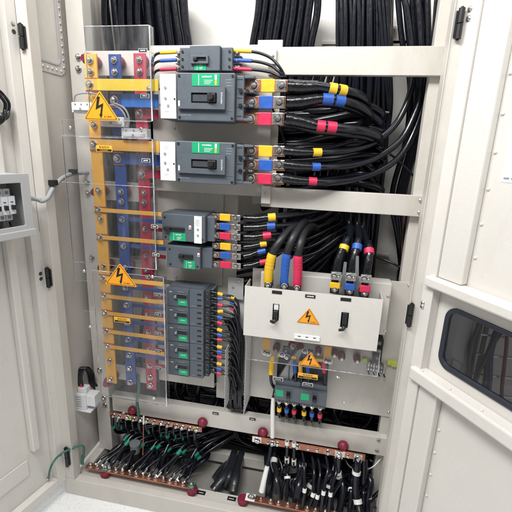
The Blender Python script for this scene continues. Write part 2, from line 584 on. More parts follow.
# small fittings on the back wall
fit = cpart('wall_stud', MB().cyl(P(368.5, 231.5, YB-.001), P(368.5, 231.5, YB-.02), .016, 'paint_back').cyl(P(368.5, 231.5, YB-.02), P(368.5, 231.5, YB-.03), .009, 'steel'))
cpart('wall_stud', MB().cyl(P(376, 254, YB-.03), P(388, 255.5, YB-.03), .010, 'paint_back'))
cpart('wall_stud', MB().cyl(P(393, 31, YB-.001), P(393, 31, YB-.02), .014, 'paint_back').cyl(P(393, 31, YB-.02), P(393, 31, YB-.028), .008, 'steel'))
cpart('back_seam', MB().pbox(389, -10, 391.5, 430, YB-.006, .0055, 'paint_back').pbox(322, 41, 440, 43.5, YB-.006, .0055, 'paint_back'))
# riveted trim plate on the left wall
tp = MB()
o_ = [(PX(28, 1, XL).y, 1.66), ]
pts = rrect(.02, .165, 1.42, 1.72, .03)
inn = rrect(.035, .145, 1.445, 1.70, .022)
for i in range(len(pts)):
    pass
Tw = Matrix(((0, -1, 0, XL), (1, 0, 0, 0), (0, 0, 1, 0), (0, 0, 0, 1)))   # local x -> depth, local -y -> into the room
tp.T = Tw
tp.ring(pts, inn, -.003, -.0002, 'paint')
tp.ring(inn, rrect(.041, .139, 1.451, 1.694, .018), -.005, -.0002, 'grey_box')
tpo = cpart('access_frame', tp, .0008)
for i in range(6):
    inst('rivet', SCREW_S, (XL+.003, .045+i*.019, 1.433), tpo, (0, 0, PI/2))
for i in range(12):
    inst('rivet', SCREW_S, (XL+.003, .155, 1.445+i*.02), tpo, (0, 0, PI/2))


# ------------------------------------------------------------------ doors
def door_T(h, u, n):
    return Matrix(((u.x, -n.x, 0, h[0]), (u.y, -n.y, 0, h[1]), (0, 0, 1, 0), (0, 0, 0, 1)))   # local x = along leaf, local -y = inner face


ang = math.radians(-56)
TR = door_T((.25, 0), Vector((math.cos(ang), math.sin(ang), 0)), Vector((math.sin(ang), -math.cos(ang), 0)))
ang = math.radians(257)
TL = door_T((-.842, 0), Vector((math.cos(ang), math.sin(ang), 0)), Vector((-math.sin(ang), math.cos(ang), 0)))
W = .58
# right leaf: skin with an opening for the window
wu0, wu1, wz0, wz1 = .064, .50, .722, .875
sk = MB(TR)
sk.ring(rrect(0, W, .055, ZT, .0005), rrect(wu0, wu1, wz0, wz1, .028), .027, .030, 'paint_door')
sk.box(0, .033, .0, .0265, .055, ZT, 'paint_door').box(W-.033, W, .0, .0265, .055, ZT, 'paint_door').box(.033, W-.033, .0, .0265, .055, .088, 'paint_door')
rd = sk.build('door', cab, .0025, label='right door leaf with black-edged window')
dr = lambda nm, mb, bev=.0025: mb.build(nm, rd, bev)
dr('rail', MB(TR).box(.012, W-.012, -.014, .0262, .918, .944, 'paint_door'), .005)
dr('rail', MB(TR).box(.010, W-.010, -.014, .0262, .657, .692, 'paint_door'), .005)
dr('stiffener', MB(TR).box(.0335, .100, .005, .0264, .9445, ZT-.02, 'paint_door'), .004)
dr('stiffener', MB(TR).box(.0335, .092, .005, .0264, .0885, .6565, 'paint_door'), .004)
rz = math.radians(-56)


def rrivet(u, z, w, par=rd, me=RIVET, nm='rivet', T=TR, ang=rz):
    return inst(nm, me, T @ Vector((u, w, z)), par, (0, 0, ang))


for i in range(12): rrivet(.107, 1.012+i*.0765, .0265)
for i in range(7): rrivet(.098, .549-i*.07, .0265)
for i in range(6):
    o = rrivet(.04+i*.085, .6925, .0, me=RIVET); o.rotation_euler = (-PI/2, 0, rz)
for z in (1.512, 1.530, .858, .868): rrivet(.008, z, -.0005, me=SCREW, nm='screw')
gk = MB(TR)
gk.ring(rrect(wu0-.006, wu1+.006, wz0-.006, wz1+.006, .034), rrect(wu0+.007, wu1-.007, wz0+.008, wz1-.006, .022), .0225, .034, 'gasket')
gko = dr('window_gasket', gk, .003)
dr('window_pane', MB(TR).box(wu0+.002, wu1-.002, .0275, .0295, wz0+.002, wz1-.002, 'window_glass'), 0)
# paper notice in its pocket on the right leaf
pn = MB(TR).box(.131, .30, .0262, .0268, 1.182, 1.36, 'white')
for i, (u0, u1) in enumerate(((.136, .148), (.152, .160), (.2, .23))):
    pn.box(u0, u1, .0258, .0261, 1.188, 1.192, 'mark_grey')
pn.build('paper_notice', label='white paper notice stuck inside the right cabinet door', cat='notice')
# hinges
def hinge(px0, py0, px1, py1, nm='hinge', Y=-.006):
    a = P(px0, py0, Y); b = P(px1, py1, Y)
    zm = (a.z+b.z)/2; x = (a.x+b.x)/2
    h = MB().cyl((x, Y, b.z), (x, Y, zm-.001), .0065, 'black', n=12).cyl((x, Y, zm+.001), (x, Y, a.z), .0065, 'black', n=12)
    h.cyl((x, Y, b.z-.003), (x, Y, a.z+.003), .003, 'black', n=8)
    h.box(x-.003, x+.011 if x < 0 else x-.010, Y+.002, Y+.0045, b.z+.004, a.z-.004, 'black')
    return h.build(nm, cab, .0008)
hinge(461.5, 8, 458.5, 39); hinge(412.5, 304, 408.5, 326); hinge(374, 507, 372, 530)
hinge(19.5, 24, 23.5, 49); hinge(46.5, 268, 49, 287); hinge(65.5, 448, 67.5, 466)
# left leaf
sk = MB(TL)
sk.box(0, W, .027, .030, .06, ZT, 'paint_door').box(0, .030, 0, .0265, .06, ZT, 'paint_door').box(.03, W, 0, .0265, .06, .088, 'paint_door').box(W-.03, W, 0, .0265, .089, ZT, 'paint_door')
ld = sk.build('door', cab, .0025, label='left door leaf with small breaker box')
MB(TL).box(.076, .101, .004, .0264, .255, ZT-.02, 'paint_door').build('stiffener', ld, .004)
MB(TL).box(.112, W-.05, .0225, .0264, .170, .230, 'paint_door').build('stiffener', ld, .004)
lz = math.radians(257) - PI
lang = math.radians(257)
for i in range(19): inst('rivet', RIVET, TL @ Vector((.106, .0265, .245+i*.082)), ld, (0, 0, lang))
for px, py in ((14, 25), (14, 33), (42.3, 272.5), (42.5, 277.5), (61.5, 452)):
    z = P(px, py, 0).z
    inst('screw', SCREW, TL @ Vector((.012, -.0005, z)), ld, (0, 0, lang))

# distribution box on the left leaf
bx0, bx1, bz0, bz1 = .0765, .31, .985, 1.142
db = thing('breaker_enclosure', TL @ Vector(((bx0+bx1)/2, 0, bz0)), 'grey open-fronted enclosure with small white breakers on left door', 'breaker box')
w0, w1 = -.080, .0265
e = MB(TL)
e.box(bx0, bx1, .020, .0262, bz0, bz1, 'grey_box').box(bx0, bx0+.003, w0+.004, .020, bz0, bz1, 'grey_box').box(bx1-.003, bx1, w0+.004, .020, bz0, bz1, 'grey_box')
e.box(bx0+.003, bx1-.003, w0+.004, .020, bz0, bz0+.003, 'grey_box').box(bx0+.003, bx1-.003, w0+.004, .020, bz1-.003, bz1, 'grey_box')
e.build('casing', db, .001)
e = MB(TL)
e.ring(rrect(bx0-.003, bx1+.003, bz0-.003, bz1+.003, .003, 2), rrect(bx0+.021, bx1-.021, bz0+.026, bz1-.020, .003, 2), w0, w0+.004, 'grey_box')
e.box(bx0-.004, bx1+.004, w0-.006, w0-.0002, bz0-.004, bz0+.014, 'grey_box')
e.build('front_frame', db, .0012)
for i in range(9):
    u = bx0+.030+i*.019
    zc = (bz0+bz1)/2
    mb = MB(TL).box(u, u+.0178, -.045, .015, zc-.040, zc+.042, 'plastic_white').box(u, u+.0178, -.062, -.0451, zc-.022, zc+.024, 'plastic_white')
    mb.box(u+.006, u+.0125, -.072, -.0622, zc-.010, zc+.002, 'black').box(u+.0055, u+.0125, -.0628, -.0621, zc+.008, zc+.011, 'blue')
    mb.box(u+.005, u+.013, -.0460, -.0451, zc+.028, zc+.036, 'mark_grey').box(u+.005, u+.013, -.0460, -.0451, zc-.036, zc-.028, 'mark_grey')
    mb.build('small_breaker', db, .0012)
e = MB(TL)
for i in range(5):
    u = bx0+.03+i*.04
    e.tube([(u, -.03, bz0+.03), (u+.01, -.045, bz0+.02), (u+.03, -.04, bz0+.012), (u+.06, -.02, bz0+.01)], .0028, 'cable', n=8)
e.build('box_wiring', db)
# loop of control wire on the left door
lp = MB()
q = [PX(*p, -.905) for p in ()]
ctr = TL @ Vector((.155, -.02, 1.335))
pts = []
T2 = TL
for (dr_, dw, n_) in ((0, 0, 13), (-.004, -.008, 12), (.003, -.012, 9)):
    lp.tube([T2 @ Vector((.086+(.032+dr_)*math.cos(2*PI*i/12+.3), .008+dw-.003*math.sin(3*i), 1.312+(.035+dr_)*math.sin(2*PI*i/12+.3))) for i in range(n_)], .0040, 'cable', 8, 4)
lp.tube([T2 @ Vector((.076, -.004, 1.292)), T2 @ Vector((.079, -.006, 1.280)), T2 @ Vector((.090, .004, 1.268))], .0105, 'shrink', 10, 4)
lp.build('wire_loop', label='small coiled loop of black wire on left door', cat='wire')


# ------------------------------------------------------------------ generic cable makers
def cable(pts, r, label, name='power_cable', cat='cable', group=None, m='cable', n=10, k=6):
    mb = MB().tube([P(*p) for p in pts], r, m, n, k)
    return mb.build(name, label=label, cat=cat, group=group)


def sleeve(parent, a, b, r, m, name='phase_sleeve', n=12):
    return MB().tube([P(*a), P(*b)], r, m, n).build(name, parent)


PHASE = ('yellow', 'blue', 'red')

# ------------------------------------------------------------------ hanging cable bundles
g1 = 'cables hanging in the thick bundle at the top left'
for i in range(10):
    x = 106 + i*8.6 + random.uniform(-2, 2)
    dx = random.uniform(-3, 3)
    cable([(x, -14, .33), (x+2+dx, 20, .335), (x+6+dx*1.2, 55, .34), (x+8, 130, .35), (x+11, 255, .36)], random.choice((.0095, .011, .0125)),
          'thick black cable hanging in the top left bundle behind the uppermost breaker', group=g1)
for i in range(12):
    x = 105 + i*6.6 + random.uniform(-2, 2)
    cable([(x, -14, .365), (x+3, 20, .37), (x+8, 80, .38), (x+12, 255, .385)], .0125,
          'thick black cable hanging in the top left bundle behind the uppermost breaker', group=g1)
c = cable([(87, -8, .36), (86.5, 14, .36), (84, 28, .36), (85, 52, .36), (84, 90, .36)], .0035, 'single thin black wire hanging beside the left rack post', 'control_wire', 'wire')
MB().tube([P(83, 20, .353), P(88, 14.5, .352), (P(91.5, 11.5, .352))], .0018, 'black', n=6).build('cable_tie', c)
g2 = 'cables hanging in the thick bundle at the top middle'
for i in range(9):
    x = 258 + i*7.2 + random.uniform(-1.2, 1.2)
    dx = random.uniform(-1.6, 1.6)
    cable([(x+2.5, -12, .31), (x+dx, 15, .315), (x-5, 46, .32), (x-9, 80, .33), (x-10, 180, .35)], random.choice((.0095, .011, .0118)),
          'thick black cable sweeping down in the top middle bundle left of the grey gap', group=g2)
for i in range(7):
    x = 264 + i*7.2
    cable([(x+2, -12, .345), (x, 15, .35), (x-5, 50, .355), (x-7, 180, .37)], .0118,
          'thick black cable sweeping down in the top middle bundle left of the grey gap', group=g2)
g3 = 'thin cables hanging in the bundle behind the upper crossbar'
for row in range(3):
    for i in range(13):
        x = 337 + i*4.35 + row*1.5
        j = lambda s: random.uniform(-s, s)
        Y = .30 + row*.024
        yb = random.choice((285, 300, 320, 430))
        xb = x - 22 + i*.4
        cable([(x+j(1), -12, Y), (x+j(1.5), 30, Y), (x+j(2), 80, Y+.004), (x-4+j(2.5), 140, Y+.006), (x-12+j(3), 200, Y+.01), (xb+j(3), 260, Y+.012), (xb-4+j(3), yb, Y+.02)],
              .0052+.001*(i % 3), 'slim black cable running down the dense bundle behind the upper crossbar', 'control_cable', group=g3, n=8, k=5)
g3b = 'slim cables hanging behind the looped cables beside the large breakers'
for i in range(22):
    x = 288 + i*3.5
    j = lambda s: random.uniform(-s, s)
    cable([(x+22+j(2), 60, .355), (x+10+j(2), 100, .36), (x+j(2), 150, .365), (x-8+j(2), 210, .37), (x-12+j(2), 270, .375), (x-14, 330, .38), (x-12, 440, .385)],
          .0058, 'slim black cable hanging behind the looped cables beside the large breakers', 'control_cable', group=g3b, n=8, k=5)
for k_, (px, py) in enumerate(((383, 112.5), (365, 156), (354, 187))):
    MB().tube([P(px-5, py+.8, .285), P(px, py-.4, .283), P(px+6, py, .285)], .0026, 'plastic_white', n=8).build(
        'cable_tie', label=('white cable tie on the slim bundle, just below the crossbar', 'white cable tie low on the slim bundle between two looped cables', 'white cable tie on the slim bundle nearest the lower crossbar')[k_], cat='cable tie')
# slanted slim pair right of the dense bundle
for i in range(3):
    cable([(378+i*4, -10, .29), (384+i*3, 60, .292), (388+i*1.5, 110, .295), (382+i, 150, .30), (375+i, 190, .31), (372, 240, .33)], .0055,
          'slim black cable slanting down between the dense bundle and the bare wall', 'control_cable', group='slanting slim cables right of the dense bundle', n=8)
# cables along the right wall
g4 = 'thick cables hanging along the right cabinet wall'
for i, (a, b_, c_, d_, e_) in enumerate(((397, 402, 410, 406, 392), (404, 409, 415, 412, 398), (411, 416, 419, 416, 404), (418, 423, 424, 419, 401), (425, 428, 427, 415, 399))):
    cable([(a, -12, .30), (b_, 40, .30), (c_, 85, .305), (d_, 140, .31), (e_, 195, .32), (398+i, 240, .33), (403+i*.5, 285, .335)], .0085,
          'thick black cable running the height of the right cabinet wall', group=g4)
for i in range(4):
    cable([(402+i*3, 205, .29), (404+i*3, 240, .29), (401+i*2.4, 270, .29), (399+i*3, 290, .30), (397+i*3, 440, .31)], .008,
          'thick black cable bunched behind the right post under the lower crossbar', group='bunched cables under the lower crossbar by the right post')
for i in range(2):
    cable([(438.5-i*2, -10, .24), (432-i, 60, .24), (425-i*2, 150, .245), (417-i, 200, .25), (411-i, 300, .25)], .0042,
          'thin black wire tied along the inside corner of the right wall', 'control_wire', 'wire', 'thin wires tied in the right wall corner', n=8)
cable([(377, 257, .30), (390, 262, .28), (400, 267, .27), (409, 269, .26)], .0035, 'thin black wire crossing to the right post below the lower crossbar', 'control_wire', 'wire', n=8)
cable([(405, 212, .262), (402.5, 235, .26), (402.5, 262, .26), (407, 284, .262)], .0022, 'thin brown red wire hanging over the cables under the lower crossbar', 'control_wire', 'wire', m='brown', n=8)
cable([(390, 154, .25), (399, 161, .25), (410, 172, .25), (417, 180, .25)], .0035, 'thin black wire crossing the bare wall above the lower crossbar', 'control_wire', 'wire', n=8)
cable([(271, 104, .19), (284, 140, .2), (296, 176, .2), (304, 186, .2)], .003, 'thin black wire drooping beneath the blue lug of the lower large breaker', 'control_wire', 'wire', n=8)


# ------------------------------------------------------------------ moulded breakers
def rect(x0, y0, x1, y1, Y):
    a = P(x0, y0, Y); b = P(x1, y1, Y)
    return a.x, b.x, b.z, a.z


def green_label(parent, x0, x1, z0, z1, Y, lines=True):
    g = MB().box(x0, x1, Y-.0012, Y, z0, z1, 'green')
    w, h = x1-x0, z1-z0
    if lines:
        scribble(g, x0+w*.54, z1-h*.24, Y-.0015, w*.34, h*.13, 'white', 5)
        for k in range(3):
            g.box(x0+w*.45, x0+w*(.66+.05*k), Y-.0015, Y-.00125, z0+h*(.16+.14*k), z0+h*(.20+.14*k), 'white')
        g.box(x0+w*.24, x0+w*.26, Y-.0015, Y-.00125, z0+h*.06, z1-h*.06, 'white')
        if w > .06:
            g.box(x0+w*.83, x0+w*.90, Y-.0015, Y-.00125, z0+h*.5, z1-h*.08, 'white')
            g.box(x0+w*.83, x0+w*.90, Y-.0015, Y-.00125, z0+h*.08, z0+h*.46, 'sticker')
    return g.build('rating_label', parent)


def large_breaker(label, top, bot, rows, Yf=.07):
    """top/bot: pixel rows of the body; rows: pixel rows of the three phases"""
    x0, _, z0, z1 = rect(159.8, top, 236, bot, Yf)
    xe = P(234.5, (top+bot)/2, Yf).x
    H = z1-z0
    r = thing('moulded_breaker', ((x0+xe)/2, .167, z0), label, 'breaker')
    b = MB().box(x0+.048, xe, Yf, .1675, z0, z1, 'breaker')
    b.box(x0, x0+.0475, Yf+.006, .1675, z0+.002, z1-.002, 'breaker')
    b.box(xe+.0005, xe+.022, Yf+.014, .1675, z0+.004, z1-.004, 'breaker')
    b.build('body', r, .0022)
    pr = MB()
    for q in range(5):
        pr.box(xe+.004, xe+.018, Yf+.0134, Yf+.0139, z0+H*(.12+.19*q), z0+H*(.12+.19*q)+.0016, 'black')
    for q in range(3):
        scribble(pr, xe-.016, z0+H*(.86-.06*q), Yf-.0004, .016, .0022, 'mark_grey')
    scribble(pr, x0+.062, z0+H*.62, Yf-.0004, .012, .0026, 'red')
    scribble(pr, x0+.075, z0+H*.12, Yf-.0004, .03, .0024, 'mark_grey')
    pr.box(x0+.052, xe-.003, Yf-.0003, Yf-.0001, z0+H*.205, z0+H*.213, 'breaker_dark')
    pr.build('marking', r)
    cxa, cxb = P(179, (top+bot)/2, Yf).x, P(226, (top+bot)/2, Yf).x
    b = MB()
    px0, px1, pz0, pz1 = cxa, cxb, z0+H*.245, z0+H*.70
    ox0, ox1, oz0, oz1 = cxa+(cxb-cxa)*.29, cxa+(cxb-cxa)*.83, pz0+(pz1-pz0)*.27, pz0+(pz1-pz0)*.74
    sq = lambda a, b_, c_, d_: [(a, c_), (b_, c_), (b_, d_), (a, d_)]
    b.ring(sq(px0, px1, pz0, pz1), sq(ox0, ox1, oz0, oz1), Yf-.011, Yf-.0003, 'breaker')
    b.text('Schneider', px1-.0085, (pz0+pz1)/2, Yf-.0113, .0052, 'white', rot=-PI/2, maxw=.034)
    b.box(px0+.002, px0+.0065, Yf-.0113, Yf-.0108, pz0+.006, pz0+.020, 'white')
    b.build('front_plate', r, .0015)
    b = MB().box(ox0+.001, ox1-.001, Yf-.004, Yf-.0005, oz0+.001, oz1-.001, 'black')
    b.box(ox0+.002, ox1-.026, Yf-.0065, Yf-.0042, oz0+.004, oz1-.004, 'breaker_dark')
    b.box(ox1-.025, ox1-.002, Yf-.016, Yf-.0042, oz0+.002, oz1-.002, 'black').cyl((ox1-.0135, Yf-.016, (oz0+oz1)/2+.002), (ox1-.0135, Yf-.026, (oz0+oz1)/2+.002), .0075, 'black', n=12)
    b.build('toggle', r, .0012)
    gx0, gx1 = P(192, top+8, Yf).x, P(219.7, top+8, Yf).x
    green_label(r, gx0, gx1, z0+H*.73, z1-H*.02, Yf)
    # white trip unit
    wx0, wx1 = x0+.0015, x0+.0462
    t = MB().box(wx0, wx1, Yf-.004, Yf+.0055, z0+.004, z1-.004, 'white')
    for zz in (.68, .46):
        t.cyl((wx0+.015, Yf-.004, z0+H*zz), (wx0+.015, Yf-.0062, z0+H*zz), .0036, 'mark_grey', n=12)
        for k in range(8):
            a = k*PI/4
            t.box(wx0+.015+.0066*math.cos(a)-.0005, wx0+.015+.0066*math.cos(a)+.0005, Yf-.0044, Yf-.0041, z0+H*zz+.0066*math.sin(a)-.0005, z0+H*zz+.0066*math.sin(a)+.0005, 'mark_grey')
    t.cyl((wx1-.0035, Yf-.004, z0+H*.45), (wx1-.0035, Yf-.006, z0+H*.45), .0022, 'black', n=10)
    t.box(wx0+.019, wx0+.026, Yf-.0043, Yf-.0041, z0+H*.26, z0+H*.33, 'mark_grey')
    for k in range(4):
        t.box(wx0+.010, wx0+.026-.003*(k % 2), Yf-.0043, Yf-.0041, z0+H*(.86-.025*k), z0+H*(.865-.025*k), 'mark_grey')
    t.box(wx0+.012, wx0+.024, Yf-.0043, Yf-.0041, z0+H*.17, z0+H*.18, 'mark_grey')
    t.build('trip_unit', r, .0012)
    for (sx, sz) in ((x0+.055, z1-.008), (x0+.055, z0+.008), (xe-.006, z0+.008), (xe-.006, z1-.008)):
        MB().cyl((sx, Yf, sz), (sx, Yf-.0018, sz), .0033, 'black', n=12).build('cover_screw', r)
    # phase shields on both ends, and the copper links with their coloured sleeves
    for k in range(4):
        z = z0+.007 + k*(H-.014)/3
        MB().prism([(xe+.022, z-.0035), (xe+.022, z+.0035), (xe+.048, z+.003), (xe+.048, z-.003)], Yf+.014, .165, 'breaker').build('phase_shield', r, .001)
        if k in (1, 2):
            MB().cyl((xe+.014, Yf+.0135, z), (xe+.014, Yf+.008, z), .0052, 'black', n=12).cyl((xe+.032, Yf+.0138, z), (xe+.032, Yf+.008, z), .0052, 'black', n=12).build('cover_screw', r)
    for k in range(2):
        z = z0 + H*(.33+.34*k)
        MB().box(x0-.010, x0-.001, Yf+.02, .15, z-.003, z+.003, 'breaker').cyl((x0-.006, Yf+.02, z), (x0-.006, Yf+.014, z), .004, 'black', n=10).build('phase_shield', r, .001)
    for k, (py, cx_) in enumerate(rows):
        a = P(cx_-28, py, .105); c = P(cx_-9, py, .105); e_ = P(cx_+5.5, py, .105)
        hh = abs(P(279, rows[2][0], .105).z-P(279, rows[0][0], .105).z)/2*.37
        zc = a.z
        bx = MB().box(P(236, py, .105).x, e_.x+.002, .105, .111, zc-hh, zc+hh, 'copper').build('terminal_link', r, .001)
        bolt(bx, (P(cx_-27.5, py, .105).x, .105, zc))
        tx0, tx1 = P(cx_-20.5, py, .105).x, P(cx_-6.5, py, .105).x
        MB().box(tx0, tx1, .1035, .1125, zc-hh-.0012, zc+hh+.0012, PHASE[k]).build('phase_sleeve', bx, .002)
    return r


large_breaker('large grey breaker with white trip unit, upper of two, beneath the small one', 72.5, 121.8, ((85.5, 281.5), (102, 279.5), (118.5, 278)))
large_breaker('large grey breaker with white trip unit, lower of two, above the lower crossbar', 140, 185.5, ((150.5, 279), (164.5, 279), (178, 278)))


def lug(parent, px, py, Y, half=.0165, length=.034, bolt_me=BOLT_L, flip=1, dx0=-.016):
    a = P(px, py, Y)
    l = MB().box(a.x+dx0, a.x+length*.5, Y, Y+.004, a.z-half, a.z+half, 'tin')
    lo = l.build('cable_lug', parent, .0012)
    bolt(lo, (a.x, Y, a.z), bolt_me)
    return lo


# cables of the upper large breaker: they loop back on themselves
loops = (
    ([(288, 86, .106), (300, 87, .108), (318, 86.5, .11), (330, 88.5, .115), (345, 91, .13), (358, 95, .16), (367, 103, .20), (362, 111, .24), (340, 114, .26), (300, 115, .27), (270, 117, .28), (245, 120, .3)], (329, 88.3, .1145), (336.5, 89.6, .119), (338.8, 89.9, .121), (345.3, 91.2, .13)),
    ([(287, 102.3, .106), (300, 102, .108), (318, 99, .11), (330, 99, .115), (345, 101.5, .13), (360, 107, .16), (370, 116, .20), (362, 123, .24), (340, 125, .26), (300, 127, .27), (262, 130, .28), (245, 131, .3)], (322.5, 98.8, .111), (333, 99.4, .117), (335, 99.7, .12), (344, 101.3, .129)),
    ([(286, 119, .106), (298, 121, .108), (315, 125.5, .11), (330, 127, .115), (348, 129, .13), (366, 132, .16), (379, 138, .20), (370, 142, .24), (345, 144, .26), (300, 146, .27), (260, 147, .28), (245, 148, .3)], (317, 125.6, .11), (325, 126.6, .113), (327, 126.8, .114), (336, 127.6, .12)))
lugpos = ((281.5, 85.5), (279.5, 102), (278, 118.5))
for k, (pts, a, b, c_, d_) in enumerate(loops):
    o = cable(pts, .0125, f'thick looped black cable with two {PHASE[k]} rings from the upper large breaker', group='thick cables looping from the upper large breaker')
    lug(o, *lugpos[k], .0990, half=.0145, length=.026)
    MB().tube([P(*q) for q in pts[:3]], [.0172, .017, .0140], 'shrink', 12, 5).build('heat_shrink', o)
    for (s, e_) in ((a, b), (c_, d_)):
        MB().tube([P(*s), P(*e_)], .0148, PHASE[k], 14).build('phase_ring', o)
    # twin cable of the same phase lying behind
    tw = [(x-2, y+4.5, Y+.03) for x, y, Y in pts]
    cable(tw, .0118, f'thick looped black cable tucked behind the one with two {PHASE[k]} rings', group='thick cables tucked behind the looped ones')

gl = 'spare loops of thick cable behind the large breaker cables'
for i in range(9):
    j = lambda s: random.uniform(-s, s)
    y0 = 108 + i*9.5
    cable([(268, y0+6, .285), (300, y0+4+j(3), .27+j(.01)), (335+j(6), y0+j(4), .25+j(.01)), (362+j(9), y0-3+j(4), .245), (379+j(7), y0+7+j(3), .26), (368+j(6), y0+17+j(3), .285), (330, y0+20+j(3), .30), (280, y0+22+j(4), .31), (262, y0+24, .32)], random.choice((.009, .0105, .0122)),
          'spare black loop lying deep behind the coloured large breaker cables', group=gl, n=10)

rises = (
    [(284, 150.6, .106), (296, 152, .108), (310, 152.4, .112), (330, 152, .13), (352, 150, .17), (375, 142, .21), (395, 125, .235), (408, 100, .25), (413, 75, .26), (411, 40, .265), (403, -12, .27)],
    [(284, 164.5, .106), (296, 166, .108), (310, 166.8, .112), (330, 167, .13), (355, 165, .17), (380, 156, .21), (402, 138, .235), (417, 108, .25), (422, 78, .26), (421, 40, .265), (417, -12, .27)],
    [(283, 178, .106), (295, 180, .108), (308, 181, .112), (328, 182, .13), (352, 180, .17), (378, 172, .205), (398, 158, .23), (412, 136, .25), (423, 104, .262), (428, 60, .268), (427, -12, .272)])
lp2 = ((279, 150.5), (279, 164.5), (278, 178))
mk = (((313, 152.3, .1128), (321.3, 152.3, .12)), ((312, 166.8, .1125), (320, 167, .119)), ((308.5, 181, .112), (316.5, 181.5, .117)))
for k in range(3):
    o = cable(rises[k], .0092, f'black cable with one {PHASE[k]} ring curving up from the lower large breaker', group='cables curving up from the lower large breaker')
    lug(o, *lp2[k], .0990, half=.0122, length=.03)
    MB().tube([P(*q) for q in rises[k][:3]], [.0135, .0128, .0105], 'shrink', 12, 5).build('heat_shrink', o)
    MB().tube([P(*q) for q in mk[k]], .0112, PHASE[k], 14).build('phase_ring', o)


# top small breaker
def top_breaker():
    Yf = .10
    x0, x1, z0, z1 = rect(178, 45.5, 231, 70.8, Yf)
    H = z1-z0
    r = thing('moulded_breaker', ((x0+x1)/2, .167, z0), 'small grey breaker at the very top with green label and three thin wires', 'breaker')
    xs = x0 + (x1-x0)*.22; xt = x0 + (x1-x0)*.79
    b = MB().box(xs, xt, Yf, .1675, z0, z1, 'breaker').box(x0, xs-.0005, Yf+.012, .1675, z0+.002, z1-.002, 'breaker').box(xt+.0005, x1, Yf+.012, .1675, z0+.002, z1-.002, 'breaker')
    b.build('body', r, .002)
    a0, a1, c0, c1 = rect(190, 55, 208, 63.5, Yf-.008)
    sq = lambda a, b_, c_, d_: [(a, c_), (b_, c_), (b_, d_), (a, d_)]
    b = MB().ring(sq(a0, a1, c0, c1), sq(a0+.009, a1-.006, c0+.006, c1-.005), Yf-.008, Yf-.0004, 'breaker')
    b.box(a0+.0095, a1-.0065, Yf-.003, Yf-.0005, c0+.0065, c1-.0055, 'black').box(a0+.010, a0+.020, Yf-.013, Yf-.0032, c0+.007, c1-.006, 'black')
    b.build('toggle', r, .001)
    a0, a1, c0, c1 = rect(194.5, 63.8, 206, 70.5, Yf)
    green_label(r, a0, a1, max(c0, z0+.001), c1, Yf)
    for k in range(3):
        z = z0 + H*(.80-.30*k)
        for sx, s in ((x0, -1), (x1, 1)):
            t = MB().box(sx+s*.001, sx+s*.020, Yf+.03, .155, z-.0085, z-.0065, 'breaker').box(sx+s*.001, sx+s*.016, Yf+.032, Yf+.036, z-.0065, z+.0065, 'tin')
            to = t.build('terminal', r, .0006)
            bolt(to, (sx+s*.009, Yf+.032, z), BOLT_S)
            MB().cyl((sx-s*.008, Yf+.012, z), (sx-s*.008, Yf+.009, z), .0032, 'black', n=10).build('cover_screw', r)
    return r


top_breaker()
for k, (ly, ry) in enumerate(((52.3, 50.8), (60.3, 60.2), (69.2, 68.8))):
    Y = .128
    o = cable([(176, ly-.3, Y), (168, ly, Y), (160, ly+.6, Y), (155, ly+3, Y), (152.5, ly+9, Y), (152-k, ly+24, Y+.01), (153, 92+k*4, Y+.02)], .0038, f'thin black wire with {PHASE[k]} sleeve entering the top breaker from the left', 'control_wire', 'wire', n=8)
    MB().tube([P(176.5, ly-.3, Y), P(160.5, ly+.5, Y)], .0048, PHASE[k], 12).build('phase_sleeve', o)
    o = cable([(233, ry-.2, Y), (242, ry, Y), (252, ry+.8, Y), (262, ry+3-k*.6, Y), (272, ry+8-k*2, Y), (280, ry+17-k*4.5, Y-.004), (285, 78, Y+.01), (287, 92, Y+.06)], .0040, f'thin black wire with {PHASE[k]} sleeve leaving the top breaker to the right', 'control_wire', 'wire', n=8)
    MB().tube([P(232.5, ry-.2, Y), P(251.8, ry+.7, Y)], .0050, PHASE[k], 12).build('phase_sleeve', o)


